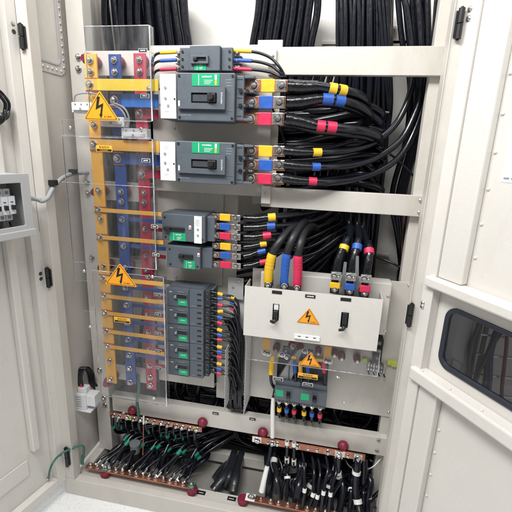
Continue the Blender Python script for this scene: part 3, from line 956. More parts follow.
# the two middle breakers
def mid_breaker(label, px, strip, tog, grn, rows, lab_dx, step=205):
    Yf = .09
    x0, x1, z0, z1 = rect(*px, Yf)
    r = thing('moulded_breaker', ((x0+x1)/2, .19, z0), label, 'breaker')
    xs = P(step, px[1]+15, Yf).x
    MB().box(x0, xs, Yf, .1955, z0, z1, 'breaker').box(xs+.0005, x1, Yf+.016, .1955, z0+.003, z1-.003, 'breaker').build('body', r, .0022)
    MB().box(x0+.004, xs-.004, Yf+.02, .16, z1, z1+.0015, 'breaker').build('top_cover', r)
    if strip:
        a0, a1, c0, c1 = rect(*strip, Yf)
        t = MB().box(a0, a1, Yf-.0035, Yf-.0002, c0, c1, 'white')
        for q in (.30, .52):
            t.cyl(((a0+a1)/2, Yf-.0035, c0+(c1-c0)*q), ((a0+a1)/2, Yf-.0055, c0+(c1-c0)*q), .0030, 'mark_grey', n=12)
        for k in range(6):
            t.box(a0+.004, a1-.006-.002*(k % 2), Yf-.0038, Yf-.0036, c0+(c1-c0)*(.66+.04*k), c0+(c1-c0)*(.67+.04*k), 'mark_grey')
        t.build('trip_unit', r, .001)
    a0, a1, c0, c1 = rect(*tog, Yf-.006)
    b = MB().box(a0, a1, Yf-.006, Yf-.0003, c0, c1, 'black').box(a0+.002, a0+(a1-a0)*.35, Yf-.015, Yf-.0063, c0+.0015, c1-.0015, 'black')
    b.build('toggle', r, .0012)
    a0, a1, c0, c1 = rect(*grn, Yf)
    green_label(r, a0, a1, max(c0, z0+.001), c1, Yf)
    cc = P(tog[2]+6, tog[1]+1, Yf)
    MB().box(cc.x-.003, cc.x+.004, Yf-.001, Yf-.0001, cc.z-.005, cc.z+.006, 'white').box(cc.x-.001, cc.x+.003, Yf-.0016, Yf-.0011, cc.z-.003, cc.z+.001, 'red').build('test_button', r)
    for (sx, sz) in ((x0+.010, z1-.012), (x0+.012, z0+.010), (xs-.008, z0+.010)):
        MB().cyl((sx, Yf, sz), (sx, Yf-.0012, sz), .003, 'black', n=10).build('cover_screw', r)
    for k in range(4):
        z = z0+.004+(z1-z0-.008)*k/3
        MB().prism([(x1, z-.003), (x1, z+.003), (x1+.02, z+.0024), (x1+.02, z-.0024)], Yf+.035, .19, 'breaker').build('phase_shield', r, .0008)
        MB().box(x0-.008, x0-.0005, Yf+.03, .18, z-.002, z+.002, 'breaker_dark').cyl((x0-.004, Yf+.03, z), (x0-.004, Yf+.026, z), .0035, 'black', n=10).build('phase_shield', r)
    Y = .118
    for k, (cx, py) in enumerate(rows):
        a = P(cx-10, py, Y); e_ = P(cx+4, py, Y)
        hh = .0106
        zc = P(cx, py, Y).z
        bx = MB().box(P(212, py, Y).x, e_.x, Y, Y+.005, zc-hh*.9, zc+hh*.9, 'copper').build('terminal_link', r, .001)
        bolt(bx, (P(215.8, py, Y).x, Y, zc), BOLT_M)
        MB().box(P(cx-16, py, Y).x, P(cx-5.2, py, Y).x, Y-.0015, Y+.0065, zc-hh, zc+hh, PHASE[k]).build('phase_sleeve', bx, .002)
    return r


rowsD = ((235.5, 218.2), (235.5, 227.5), (235.5, 237))
rowsE = ((236, 247.5), (236, 256.5), (236, 266))
mid_breaker('medium grey breaker with white strip right of toggle, upper of the middle pair', (161.5, 213, 213, 244), (194.5, 216, 202, 243.5), (163.5, 226.5, 184, 231.5), (169.8, 232, 185.8, 242), rowsD, 0)
mid_breaker('medium grey breaker without white strip, lower of the middle pair', (166.5, 245, 210.5, 271), None, (178.5, 254, 192.5, 259.3), (183.7, 260, 195, 269.5), rowsE, 0, step=200)

endD = (((244, 218.4, .12), (256, 218.8, .122), (268, 217.6, .125), (276, 217, .13), (300, 214, .18), (330, 206, .25), (345, 190, .28)),
        ((244, 227.8, .12), (256, 227.6, .122), (267, 226.3, .125), (276, 226, .13), (302, 223, .18), (332, 212, .25), (352, 192, .28)),
        ((244, 237.2, .12), (254, 237.3, .122), (263, 236, .125), (272, 235, .13), (300, 232, .18), (333, 219, .25), (358, 195, .28)))
mkD = (((268, 217.6, .125), (275.5, 217, .1295)), ((267, 226.3, .125), (275, 226, .1295)), ((263, 236, .125), (271, 235.1, .1295)))
endE = (((244, 247.5, .12), (252, 246.5, .122), (260, 244.6, .125), (267, 243.5, .13), (285, 242, .17), (310, 238, .22), (340, 222, .27)),
        ((244, 256.8, .12), (250, 255.5, .122), (258, 252.3, .125), (266, 250.5, .13), (285, 250, .17), (312, 246, .22), (345, 226, .27)),
        ((244, 266.5, .12), (252, 265.3, .122), (259, 263, .125), (266, 261.5, .13), (285, 258, .17), (315, 253, .22), (348, 230, .27)))
mkE = (((260, 244.6, .125), (266.5, 243.6, .1295)), ((258, 252.3, .125), (265.5, 250.6, .1295)), ((260, 262.8, .1255), (266, 261.5, .1295)))
for (ends, mks, rows, what, rr) in ((endD, mkD, rowsD, 'upper', .0085), (endE, mkE, rowsE, 'lower', .0062)):
    for k in range(3):
        o = cable(ends[k], rr, f'black cable with {PHASE[k]} ring from the {what} of the two middle breakers')
        lug(o, rows[k][0], rows[k][1], .1145, half=.0095, length=.03, bolt_me=BOLT_M, dx0=-.013)
        MB().tube([P(*q) for q in ends[k][:3]], [rr*1.35, rr*1.3, rr*1.1], 'shrink', 12, 5).build('heat_shrink', o)
        MB().tube([P(*q) for q in mks[k]], rr*1.42, PHASE[k], 14).build('phase_ring', o)

# ------------------------------------------------------------------ column of five small breakers
Yf = .09
fx0, fx1, fz0, fz1 = rect(166.3, 287.6, 202.8, 379.6, Yf)
ORD = ('topmost', 'second from top', 'middle', 'second from bottom', 'bottom')
fh = (fz1-fz0)/5
xdiv = P(189, 330, Yf).x
xend = P(209.5, 332, Yf+.02).x
frows = []
for i in range(5):
    zt = fz1 - i*fh; zb = zt - fh + .0012
    r = thing('moulded_breaker', ((fx0+fx1)/2, .17, zb), f'small grey breaker with green tab, {ORD[i]} of the column of five', 'breaker', 'column of five small breakers')
    b = MB().box(fx0, xdiv-.0006, Yf, .1715, zb, zt, 'breaker').box(xdiv+.0002, fx1, Yf+.003, .1715, zb, zt, 'breaker').box(fx1+.0004, xend, Yf+.018, .1715, zb+.001, zt-.001, 'breaker_dark')
    if i == 0:
        b.box(fx0+.004, fx1-.006, Yf+.02, .16, zt+.0003, zt+.002, 'breaker')
    b.build('body', r, .0016)
    tx0 = P(174.5, 298, Yf).x; tx1 = P(187, 298, Yf).x
    zc = zt - fh*.50
    sq = lambda a, b_, c_, d_: [(a, c_), (b_, c_), (b_, d_), (a, d_)]
    b = MB().ring(sq(tx0-.002, tx1+.002, zc-.002, zc+.016), sq(tx0, tx1, zc, zc+.013), Yf-.005, Yf-.0003, 'breaker')
    b.box(tx0+.0003, tx1-.0003, Yf-.002, Yf-.0003, zc+.0005, zc+.0125, 'black').box(tx0+.002, tx0+.009, Yf-.0005, Yf-.010, zc+.002, zc+.011, 'mark_grey')
    b.build('toggle', r, .0008)
    g = MB().box(P(178.3, 302, Yf).x, tx1+.001, Yf-.003, Yf-.0003, zc-.0225, zc-.0025, 'green')
    gx = P(178.3, 302, Yf).x
    g.box(gx+.008, tx1-.006, Yf-.0034, Yf-.0031, zc-.012, zc-.0105, 'white')
    g.build('rating_label', r, .0012)
    MB().box(P(168.5, 300, Yf).x, P(171.5, 300, Yf).x, Yf-.0006, Yf-.0001, zc+.006, zc+.0075, 'black').box(P(168.5, 300, Yf).x, P(170.5, 300, Yf).x, Yf-.0006, Yf-.0001, zc-.006, zc-.0045, 'black')
    mk2 = MB(); scribble(mk2, P(181, 300, Yf).x, zt-.009, Yf-.0003, .022, .0022, 'mark_grey'); scribble(mk2, P(171, 300, Yf).x, zt-.012, Yf-.0003, .010, .0026, 'white'); scribble(mk2, P(193, 300, Yf).x, zb+.008, Yf+.0027, .012, .002, 'mark_grey'); mk2.box(fx0+.003, xdiv-.003, Yf-.0003, Yf-.0001, zb+.002, zb+.0028, 'breaker_dark')
    mk2.build('marking', r)
    for k in range(3):
        zz = zt - fh*(.2+.3*k)
        MB().box(xend+.0002, xend+.009, Yf+.03, .165, zz+.0085, zz+.0105, 'breaker').build('phase_shield', r)
        t = MB().cyl((xend+.0005, Yf+.035, zz), (xend+.012, Yf+.033, zz), .0042, 'bolt_dark', n=10)
        to = t.build('terminal', r)
        bolt(to, (xend-.005, Yf+.0178, zz), BOLT_T)
        MB().box(P(197, 300, Yf).x, P(201, 300, Yf).x, Yf+.0015, Yf+.0029, zz-.002, zz+.002, 'black').build('vent_slot', r)
        frows.append((i, k, zz))

DX = P(236, 330, .13).x


def W2(x, y, z): return Vector((x, y, z))


for (i, k, zz) in frows:
    xs = xend+.012
    j = random.uniform(-.006, .006)
    jj = random.uniform(-.012, .012)
    mid = DX + .010 - .004*k + jj*.4
    zdrop = zz - .05 - .012*k
    pts = [W2(xs-.004, Yf+.033, zz), W2(xs+.012, Yf+.031, zz-.001), W2(xs+.032, Yf+.030+j*.7, zz-.001+j*.5), W2(mid-.016, Yf+.034, zz-.010),
           W2(mid, Yf+.045+j, zdrop), W2(mid+jj*.5, Yf+.055, min(zdrop-.06, .60-.015*k)), W2(DX+.003+jj*.7, Yf+.06, .46), W2(DX+jj+.01, Yf+.07, .36)]
    if i == 4: pts = pts[:5] + [W2(mid+jj, Yf+.055, .44), W2(DX+jj, Yf+.06, .36)]
    o = MB().tube(pts, .0041, 'cable', 8, 5).build('control_cable', label=f'thin black cable with {PHASE[k]} marker from {ORD[i]} small breaker of the column', cat='cable')
    MB().tube([pts[1], pts[1].lerp(pts[2], .85)], .0058, PHASE[k], 10).build('phase_marker', o)
    if i == 0:
        MB().tube([pts[3].lerp(pts[2], .30), pts[3].lerp(pts[4], .06)], .0058, PHASE[k], 10).build('phase_marker', o)

# slotted cable duct
du = thing('cable_duct', (DX, .16, .38), 'grey slotted cable duct standing between small breakers and transfer switch', 'cable duct')
zt_, zb_ = .735, .388
for xw in (P(231, 380, .17).x, P(247, 380, .12).x):
    mb = MB()
    y0_, y1_ = (.082 if xw < -.26 else .078), .178
    ztw = .615 if xw < -.26 else .70
    n = 26 if xw > -.26 else 20
    st = (ztw-zb_)/n
    mb.box(xw, xw+.002, y1_-.014, y1_, zb_, ztw, 'duct')
    for q in range(n):
        z = zb_+q*st
        mb.box(xw, xw+.002, y0_, y1_-.014, z, z+st*.55, 'duct')
    mb.build('slotted_wall', du, .0005)
MB().box(P(231, 380, .17).x+.002, P(247, 380, .12).x, .1785, .181, zb_, .76, 'duct').build('duct_back', du)
MB().pbox(228, 277, 243, 300, .165, .003, 'grey_box').build('duct_end_plate', du, .0008)
for p in ((239, 281), (233, 287)): inst('screw', SCREW_S, P(*p, .164), du)
for i in range(9):
    x = DX + random.uniform(-.022, .018)
    MB().tube([W2(x-.02, .13, .70), W2(x, .15+.003*i, .62), W2(x+.004, .155, .5), W2(x+random.uniform(-.01, .01), .15, .36), W2(x+.03, .22, .30)], .0046, 'cable', 8, 5).build(
        'control_cable', label='thin black cable packed inside the slotted duct', cat='cable', group='thin cables packed inside the slotted duct')

# ------------------------------------------------------------------ busbars with their branches
def bus(color, mkey, top, bot, Y, width, taps, bolts, extra_w=None):
    a = P(*top, Y); b = P(*bot, Y)
    x = (a.x+b.x)/2
    r = thing('busbar', (x, Y, b.z), f'{color} painted vertical copper busbar with branch bars running right', 'busbar')
    main = MB().box(x-width/2, x+width/2, Y, Y+.006, b.z, a.z, mkey).build('main_bar', r, .0008)
    for (px, py) in bolts:
        z = P(px, py, Y).z
        bolt(main, (x + (P(px, py, Y).x-x)*.25, Y-.0035, z), BOLT_M)
    for (y0, y1, px1, yt, thin) in taps:
        # y0,y1: photo rows at the right end of the branch
        z1 = P(px1, y0, yt).z; z0 = P(px1, y1, yt).z
        xr = P(px1, y0, yt).x
        if thin and mkey != 'bar_yellow':
            zm = (z0+z1)/2
            MB().box(x-width*.2, xr, Y+.0065, Y+.0095, zm-.0062, zm+.0062, mkey).build('branch_bar', r, .0005)
            bolt(main, (x-.002, Y-.0002, zm), BOLT_M)
            continue
        if thin: z0 += .0012; z1 -= .0012
        t = MB().box(x-width/2, x+width/2, Y-.0035, Y-.0003, z0-.004, z1+.004, 'copper')
        first = taps[0][0] == y0
        mk_ = {'bar_yellow': 'tape_yellow', 'bar_blue': 'tape_blue'}.get(mkey, mkey) if first else mkey
        if first:
            t.box(x-width/2+.001, x+width/2, yt, yt+.0032, z0, z1, mkey).box(x+width/2+.0002, xr, yt-.0006, yt+.0038, z0-.0006, z1+.0006, mk_)
        else:
            t.box(x-width/2+.001, xr, yt, yt+.0032, z0, z1, mkey)
        to = t.build('branch_bar', r, .0006)
        bolt(to, (x-.004, min(Y-.0035, yt), (z0+z1)/2), BOLT_L if not thin else BOLT_M)
        if yt > Y:
            pass
    return r


yl = [(79.5, 91, 158, .088, 0), (141.5, 152.5, 159, .088, 0), (212, 216.8, 161, .088, 1), (240.3, 245, 163, .088, 1), (282, 286.8, 163, .088, 1), (300.5, 305, 163, .088, 1), (318.2, 322.3, 163.5, .088, 1), (336.8, 341, 164, .088, 1), (352.3, 356.4, 164, .088, 1)]
bus('yellow', 'bar_yellow', (90.5, 53.6), (111.2, 383), .0935, .0375, yl, [(90.5, 60.6), (91, 72), (99.4, 190.4), (101, 218.6), (103.7, 266), (109.5, 360.5), (111, 379), (94, 125)])
bl = [(94.5, 107.5, 158, .112, 0), (155, 166, 160, .112, 0), (219.5, 226, 163, .112, 1), (247, 253, 164, .112, 1), (290, 295.5, 164, .112, 1), (308, 313, 164, .112, 1), (325.5, 330.5, 164, .112, 1), (343, 348, 164, .112, 1), (358.5, 363.5, 164, .112, 1)]
bus('blue', 'bar_blue', (115, 54), (130.3, 383.5), .1175, .0375, bl, [(114.3, 60.4), (115.3, 72.3), (121.7, 191.7), (121.7, 201.4), (126.7, 267.6), (130, 368), (130.5, 381.6)])
rl = [(110, 119, 158, .136, 0), (170.5, 179, 160, .136, 0), (228, 234, 163, .136, 1), (255.5, 261, 164, .136, 1), (297, 302, 164, .136, 1), (315, 320, 164, .136, 1), (332, 337, 164, .136, 1), (350, 355, 164, .136, 1), (366, 371, 164, .136, 1)]
bus('red', 'bar_red', (139.5, 53), (151, 389.6), .1415, .0375, rl, [(139.5, 60), (140, 72), (144.5, 192.8), (144.5, 202.5), (148, 270), (152.5, 276.7), (150.3, 376.7), (150.3, 384.6)])
# insulators
for (rowname, pts) in (('top', ((101, 63), (124.5, 63.5), (147.5, 62))), ('second', ((109, 190.6), (131, 191.7), (152.5, 192))), ('third', ((115, 262.7), (135, 264), (155, 266))), ('lowest', ((119, 374.5), (138.5, 376.7), (157, 379)))):
    for k, (px, py) in enumerate(pts):
        p = P(px-3.5, py, .171)
        MB().dome((p.x, .1715, p.z), (0, -1, 0), .019, (.07, .045, .022)[k], 'insulator').build('busbar_insulator', label=f'dark red round insulator behind the {PHASE[k]} busbar on the {rowname} support strip', cat='insulator')

# little black name tags at the right of the busbars
tags = ((143, 50.6, 'the top breaker'), (145, 96, 'the upper large breaker'), (146, 160.5, 'the lower large breaker'), (154.6, 226.6, 'the upper middle breaker'), (156, 254.7, 'the lower middle breaker'), (157.2, 295, 'the topmost small breaker'), (157.8, 314.3, 'the second small breaker'), (158, 333.5, 'the middle small breaker'), (158.5, 351, 'the fourth small breaker'), (158.5, 368, 'the bottom small breaker'))
for i, (px, py, what) in enumerate(tags):
    Y = .053
    a = P(px, py, Y)
    w = .0125 if i < 3 else .0105
    t = MB().box(a.x-w, a.x+w, Y-.0012, Y, a.z-.0050, a.z+.0050, 'white').box(a.x-w+.0012, a.x+w-.0012, Y-.0016, Y-.00125, a.z-.0040, a.z+.0040, 'black')
    scribble(t, a.x, a.z, Y-.002, w*1.1, .0036, 'white', 4)
    t.build('name_tag', label=f'small black tag on the clear cover beside {what}', cat='tag')

# ------------------------------------------------------------------ clear covers
def sheet(label, x0, y0, x1, y1, Y, screws, flange=None, fold=None):
    a = P(x0, y0, Y); b = P(x1, y1, Y)
    r = thing('clear_cover', ((a.x+b.x)/2, Y, b.z), label, 'cover')
    s = MB().box(a.x, b.x, Y, Y+.003, b.z, a.z, 'acrylic')
    e_ = .0012
    s.box(a.x-e_, a.x-.0001, Y, Y+.003, b.z, a.z, 'acrylic_edge').box(b.x+.0001, b.x+e_, Y, Y+.003, b.z, a.z, 'acrylic_edge')
    s.box(a.x, b.x, Y, Y+.003, a.z+.0001, a.z+e_, 'acrylic_edge').box(a.x, b.x, Y, Y+.003, b.z-e_, b.z-.0001, 'acrylic_edge')
    s.build('sheet', r)
    # right-hand return edge running back to the breakers
    MB().box(b.x+.0016, b.x+.0042, Y+.0002, Y+.022, b.z, a.z, 'acrylic').box(b.x+.0016, b.x+.0042, Y-.0012, Y-.0001, b.z, a.z, 'acrylic_edge').build('side_return', r)
    if flange:
        for (fx0_, fy0_, fx1_, fy1_) in flange:
            zt3 = P((fx0_+fx1_)/2, fy0_, Y).z; zb3 = P((fx0_+fx1_)/2, fy1_, Y).z
            u0, u1 = P(fx0_, fy0_, Y).x, P(fx1_, fy1_, Y).x
            MB().box(u0, u1, Y+.0035, Y+.0055, zb3, zt3, 'acrylic').box(u0, u1, Y+.0035, Y+.0045, zt3+.0001, zt3+.0009, 'acrylic_edge').box(u0, u1, Y+.0035, Y+.0045, zb3-.0009, zb3-.0001, 'acrylic_edge').box(u0-.001, u0-.0001, Y+.0035, Y+.0045, zb3, zt3, 'acrylic_edge').build('flange', r)
    for (px, py) in screws:
        inst('screw', SCREW_T, P(px, py, Y-.0005), r)
    return r


sheet('uppermost clear acrylic cover in front of the busbars', 84, 26.5, 151.5, 121, .050, ((148.5, 88.5),))
sheet('middle clear acrylic cover in front of the busbars', 62, 136, 155.5, 269.5, .053, ((70, 127.5), (141, 129)), ((61, 120.8, 150, 136),))
sheet('lower clear acrylic cover in front of the busbars', 92, 270.5, 166, 406, .050, ((84, 271), (90, 326.6), (154, 398), (152.4, 276.8)), ((72, 262, 96, 281), (84, 312, 98, 340)))
MB().box(P(62, 184.6, .051).x, P(155, 184.6, .051).x, .051, .0525, P(108, 184.6, .051).z-.0006, P(108, 184.6, .051).z+.0006, 'acrylic_edge').build('seam_strip', bpy.data.objects['clear_cover.001'])


# ------------------------------------------------------------------ warning signs
def warning(label, apex, bl_, br_, Y):
    A = P(*apex, Y); B = P(*bl_, Y); D = P(*br_, Y)
    w = D.x-B.x; h = A.z-(B.z+D.z)/2; cx = (B.x+D.x)/2; zb = (B.z+D.z)/2
    s = MB()

    def tri(f, r=.06):
        # rounded triangle scaled by f about its centroid
        V_ = [Vector((0, 2*h/3)), Vector((-w/2, -h/3)), Vector((w/2, -h/3))]
        out = []
        for i in range(3):
            p, q, n = V_[i], V_[i-1], V_[(i+1) % 3]
            for t in range(5):
                u = t/4
                a = p.lerp(q, r); b = p.lerp(n, r)
                c_ = a.lerp(p, u).lerp(p.lerp(b, u), u)
                out.append((cx+c_.x*f, zb+h/3+c_.y*f))
        return out
    s.prism(tri(1.06), Y-.0009, Y, 'orange')
    s.ring(tri(.955), tri(.905), Y-.0012, Y-.00095, 'black')
    pg = [(210, 100), (240, 103), (220, 198), (272, 173), (252, 296), (258, 296), (238, 345), (220, 296), (231, 296), (246, 214), (185, 248)]
    pp = [(cx + (x-238)/385*w*1.05, zb + (358-y)/313*h) for x, y in pg]
    s.prism(pp, Y-.0012, Y-.00095, 'black')
    s.text('当心触电', cx+w*.20, zb+h*.115, Y-.0012, h*.075, 'black', maxw=w*.24)
    return s.build('warning_sign', label=label, cat='sign')


warning('orange triangle lightning sign on the uppermost clear cover', (101, 91.5), (84.5, 119.5), (118.5, 120), .0485)
warning('orange triangle lightning sign on the lower clear cover over the busbars', (119.5, 264), (106, 284), (136.5, 286), .0515-.003)
warning('orange triangle lightning sign on the white transfer switch front', (309.3, 308.5), (297, 322.7), (319.5, 323.8), .0495)
warning('orange triangle lightning sign on the clear cover under the transfer switch', (310.7, 352.5), (299, 364), (320.5, 367.5), .062)


def sticker(label, x0, y0, x1, y1, Y):
    a = P(x0, y0, Y); b = P(x1, y1, Y)
    w = b.x-a.x; h = a.z-b.z
    s = MB().box(a.x, b.x, Y-.0008, Y, b.z, a.z, 'sticker').box(a.x+w*.04, b.x-w*.04, Y-.0011, Y-.00085, b.z+h*.08, b.z+h*.42, 'black')
    s.text('有电危险', (a.x+b.x)/2, a.z-h*.30, Y-.0011, h*.36, 'black', maxw=w*.82, squeeze=1.15)
    s.text('DANGER', (a.x+b.x)/2, b.z+h*.25, Y-.0013, h*.18, 'sticker', maxw=w*.8, squeeze=1.4)
    return s.build('danger_sticker', label=label, cat='sticker')


sticker('small orange and black sticker on the middle clear cover', 96, 145, 112.5, 152.2, .0518)
sticker('small orange and black sticker low on the lower clear cover', 114, 316.5, 130.5, 323.8, .0488)
sticker('small orange and black sticker under the sign below transfer switch', 298, 372.3, 317.5, 380, .062)

# ------------------------------------------------------------------ white surge modules by the busbars
def module(label, x0, y0, x1, y1, Y, wires):
    a = P(x0, y0, Y); b = P(x1, y1, Y)
    r = thing('fuse_module', ((a.x+b.x)/2, Y, b.z), label, 'module')
    m_ = MB().box(a.x, b.x, Y, Y+.028, b.z, a.z, 'plastic_white').box(a.x+.006, b.x-.006, Y-.006, Y-.0003, b.z+.006, a.z-.012, 'plastic_white')
    m_.cyl(((a.x+b.x)/2, Y-.006, (a.z+b.z)/2-.004), ((a.x+b.x)/2, Y-.008, (a.z+b.z)/2-.004), .003, 'mark_grey', n=10)
    m_.build('casing', r, .0018)
    for q in wires:
        MB().tube([P(*p) for p in q], .0026, 'conduit', 8, 6).build('lead', r)
    for t in (.2, .5, .8):
        MB().cyl((a.x+(b.x-a.x)*t, Y-.001, a.z-.006), (a.x+(b.x-a.x)*t, Y+.0, a.z-.006), .0028, 'tin', n=10).build('terminal_screw', r)
    return r


module('white plastic fuse module left of the upper warning sign', 71, 102, 92, 113, .075, ([(74, 103, .078), (75, 96, .075), (80, 93.5, .075), (90, 93, .08), (98, 95, .09)], [(90, 103, .078), (89.5, 97, .08), (91, 92, .085)]))
module('white plastic fuse module right below the upper warning sign', 121, 128, 147, 139.5, .075, ([(124, 129, .078), (126, 120, .075), (123, 112, .075), (116, 106, .085), (110, 105, .09)], [(128, 129, .078), (129, 118, .07), (124, 108, .07), (114, 103, .085)]))
module('white plastic fuse module hidden partly behind the upper warning sign', 100, 116.5, 124, 127, .082, ())

# ------------------------------------------------------------------ transfer switch
ts = thing('transfer_switch', (-.01, .12, .70), 'off-white transfer switch box with two black levers and a warning sign', 'switch box')
X0, X1 = -.2215, .1665
zt0, zb0 = .845, .688
MB().box(-.188, .197, .125, .1755, .706, .868, 'paint_door').build('rear_housing', ts, .0015)
sq = lambda a, b_, c_, d_: [(a, c_), (b_, c_), (b_, d_), (a, d_)]
f_ = MB()
# front sheet with two slots, built from strips around the slots
s1 = P(273, 303.5, .05), P(278.5, 321, .05)
s2 = P(341.5, 312, .05), P(347.5, 328, .05)
xs_ = [X0, s1[0].x, s1[1].x, s2[0].x, s2[1].x, X1]
f_.box(X0, xs_[1], .050, .0515, zb0, zt0, 'paint_door').box(xs_[2], xs_[3], .050, .0515, zb0, zt0, 'paint_door').box(xs_[4], X1, .050, .0515, zb0, zt0, 'paint_door')
for (u, v, s_) in ((xs_[1], xs_[2], s1), (xs_[3], xs_[4], s2)):
    f_.box(u, v, .050, .0515, s_[0].z, zt0, 'paint_door').box(u, v, .050, .0515, zb0, s_[1].z, 'paint_door')
f_.box(X0, X0+.0015, .0517, .124, zb0+.005, zt0-.002, 'paint_door').box(X1-.0015, X1, .0517, .124, zb0+.005, zt0-.002, 'paint_door')
f_.build('front_cover', ts, 0)
MB().box(X0+.002, X1-.002, .06, .124, zb0+.006, zb0+.008, 'paint').build('floor_sheet', ts)
MB().box(X0+.03, X1-.02, .085, .12, .735, .815, 'black').build('switch_body', ts, .002)
for (s_, up_, tip) in ((s1, True, (269.5, 322)), (s2, False, (337.5, 331))):
    xc = (s_[0].x+s_[1].x)/2
    z1_, z0_ = s_[0].z, s_[1].z
    m_ = MB()
    if up_:
        m_.box(xc-.0065, xc+.0065, .053, .060, z1_-.020, z1_-.001, 'white')
        m_.box(xc-.0062, xc+.0062, .040, .075, z0_+.001, z1_-.021, 'black')
    else:
        m_.box(xc-.0066, xc+.0066, .043, .075, z0_+.001, z1_-.001, 'black')
    t = P(tip[0]+1.5, tip[1]-2, .035)
    m_.tube([Vector((xc, .040, z0_+.006)), Vector((xc-.003, .034, z0_+.001)), Vector((t.x, .028, t.z))], [.0050, .0044, .0040], 'black', 10, 4)
    m_.build('lever', ts, .001)
for (px, py, s_) in ((277, 292.3, '1'), (310.3, 296.3, 'ATS'), (345.8, 299.5, '2')):
    a = P(px, py, .05)
    MB().box(a.x-.0145, a.x+.0145, .0488, .0498, a.z-.0048, a.z+.0048, 'black').build('name_plate', ts) if s_ != 'ATS' else scribble(MB().box(a.x-.0145, a.x+.0145, .0488, .0498, a.z-.0048, a.z+.0048, 'black'), a.x, a.z, .0484, .019, .0042, 'white', 6).build('name_plate', ts)
a = P(294.5, 333.5, .05); b = P(319.5, 340.5, .05)
ml = MB().box(a.x, b.x, .046, .0498, b.z, a.z, 'white').box(a.x, b.x, .0435, .0458, b.z, b.z+.004, 'white')
for t in (.2, .5, .8):
    xx = a.x+(b.x-a.x)*t
    ml.box(xx-.004, xx+.004, .0455, .0459, a.z-.0065, a.z-.004, 'black')
ml.build('label_holder', ts, .0008)
for p in ((388, 296), (385, 331)): inst('screw', SCREW_S, P(*p, .124), ts)

# incoming cables dropping into the transfer switch
up = (([(268, 284, .088), (269, 270, .088), (272.5, 254, .088), (281, 240, .10), (291, 229, .14), (302, 223, .19), (318, 208, .25), (328, 180, .30)], 'yellow', (268.2, 281.5, .088), (272.6, 253.5, .088)),
      ([(284.5, 285, .088), (285, 270, .088), (287, 254, .088), (293, 238, .10), (300, 227, .14), (306, 222.5, .19), (313, 226, .24), (317, 250, .30), (318, 330, .33)], 'blue', (284.5, 282.5, .088), (287, 253, .088)),
      ([(297, 287, .088), (297.5, 270, .088), (298, 256, .088), (301, 242, .10), (305, 232, .14), (311, 227, .19), (317, 229, .24), (321, 250, .30), (322, 330, .33)], 'red', (297, 284.5, .088), (298, 254.5, .088)))
for k, (pts, colr, a, b) in enumerate(up):
    o = cable(pts, .0118, f'thick matt black cable with long {colr} sleeve entering transfer switch, left set', m='cable_matt', n=12, k=8)
    spl_ = spline([P(*q) for q in pts], 10)
    MB().tube(spl_[:21], [.0140]*12+[.0146, .0138, .0145, .0137, .0143, .0138, .0142, .0136, .0132], colr, 16, 2).build('phase_sleeve', o)
    p = P(a[0], a[1]+3.5, .07)
    MB().box(p.x-.011, p.x+.011, .066, .105, p.z-.008, p.z+.006, 'black').build('terminal_block', o, .001)
    bolt(o, (p.x, .0655, p.z), BOLT_M)
for (px0, py0, px1, py1, nm) in ((276.5, 284, 278.5, 254, 'left'), (291, 286, 292.5, 256, 'right')):
    a = P(px0, py0, .082); b = P(px1, py1, .082)
    MB().prism([(a.x-.010, a.z), (a.x+.010, a.z), (b.x+.012, b.z+.003), (b.x-.006, b.z-.012)], .080, .0825, 'grey_dark').build('phase_barrier', label=f'dark grey flat barrier between the sleeved cables, {nm} of two', cat='barrier')
dn = (([(334.5, 285, .088), (335.5, 275, .09), (338, 262, .095), (343, 248, .11), (347, 240, .13), (350, 234, .17), (349, 215, .23), (347, 160, .27)], 'yellow', (334.6, 287, .086), (335, 281, .086), (343.3, 250, .108), (344.8, 245.7, .115)),
      ([(349.5, 286.5, .088), (350.5, 276, .09), (353, 262, .095), (356.5, 249, .11), (358, 241, .13), (359, 235, .17), (357, 215, .23), (355, 160, .27)], 'blue', (349.4, 289, .086), (349.8, 282, .086), (356.5, 250, .108), (357.5, 244.8, .118)),
      ([(364.5, 288, .088), (366, 276, .09), (368, 264, .095), (369.5, 252, .11), (368, 244, .14), (365, 238, .18), (362, 218, .24), (362, 160, .27)], 'red', (364.3, 291, .086), (364.8, 283.8, .086), (369.3, 254.3, .107), (369, 249.3, .118)))
for k, (pts, colr, a, b, c_, d_) in enumerate(dn):
    o = cable(pts, .0108, f'black cable with {colr} tape and ring entering transfer switch, right set', n=12, k=6)
    p0, p1 = P(*a), P(*b)
    hw = .0145
    MB().box((p0.x+p1.x)/2-hw, (p0.x+p1.x)/2+hw, .070, .076, p0.z, p1.z, colr).build('phase_sleeve', o, .0025)
    p2 = P(b[0]+.7, b[1]-1, .072); p3 = P(b[0]+1.6, b[1]-9, .072)
    lo = MB().box(p2.x-hw, p2.x+hw, .0715, .0755, p2.z, p3.z, 'tin').build('cable_lug', o, .001)
    bolt(lo, (p2.x-.0055, .0715, (p2.z+p3.z)/2), BOLT_M); bolt(lo, (p2.x+.0065, .0715, (p2.z+p3.z)/2), BOLT_S)
    p = P(a[0], a[1]+2.5, .075)
    MB().box(p.x-.013, p.x+.013, .074, .11, p.z-.012, p.z+.004, 'black').build('terminal_block', o, .001)
    bolt(o, (p.x, .0735, p.z), BOLT_M)
    MB().tube([P(*c_), P(*d_)], .0140, colr, 14).build('phase_ring', o)
    MB().tube([P(*q) for q in pts[1:4]], [.0122, .0122, .0114], 'shrink', 12, 5).build('heat_shrink', o)
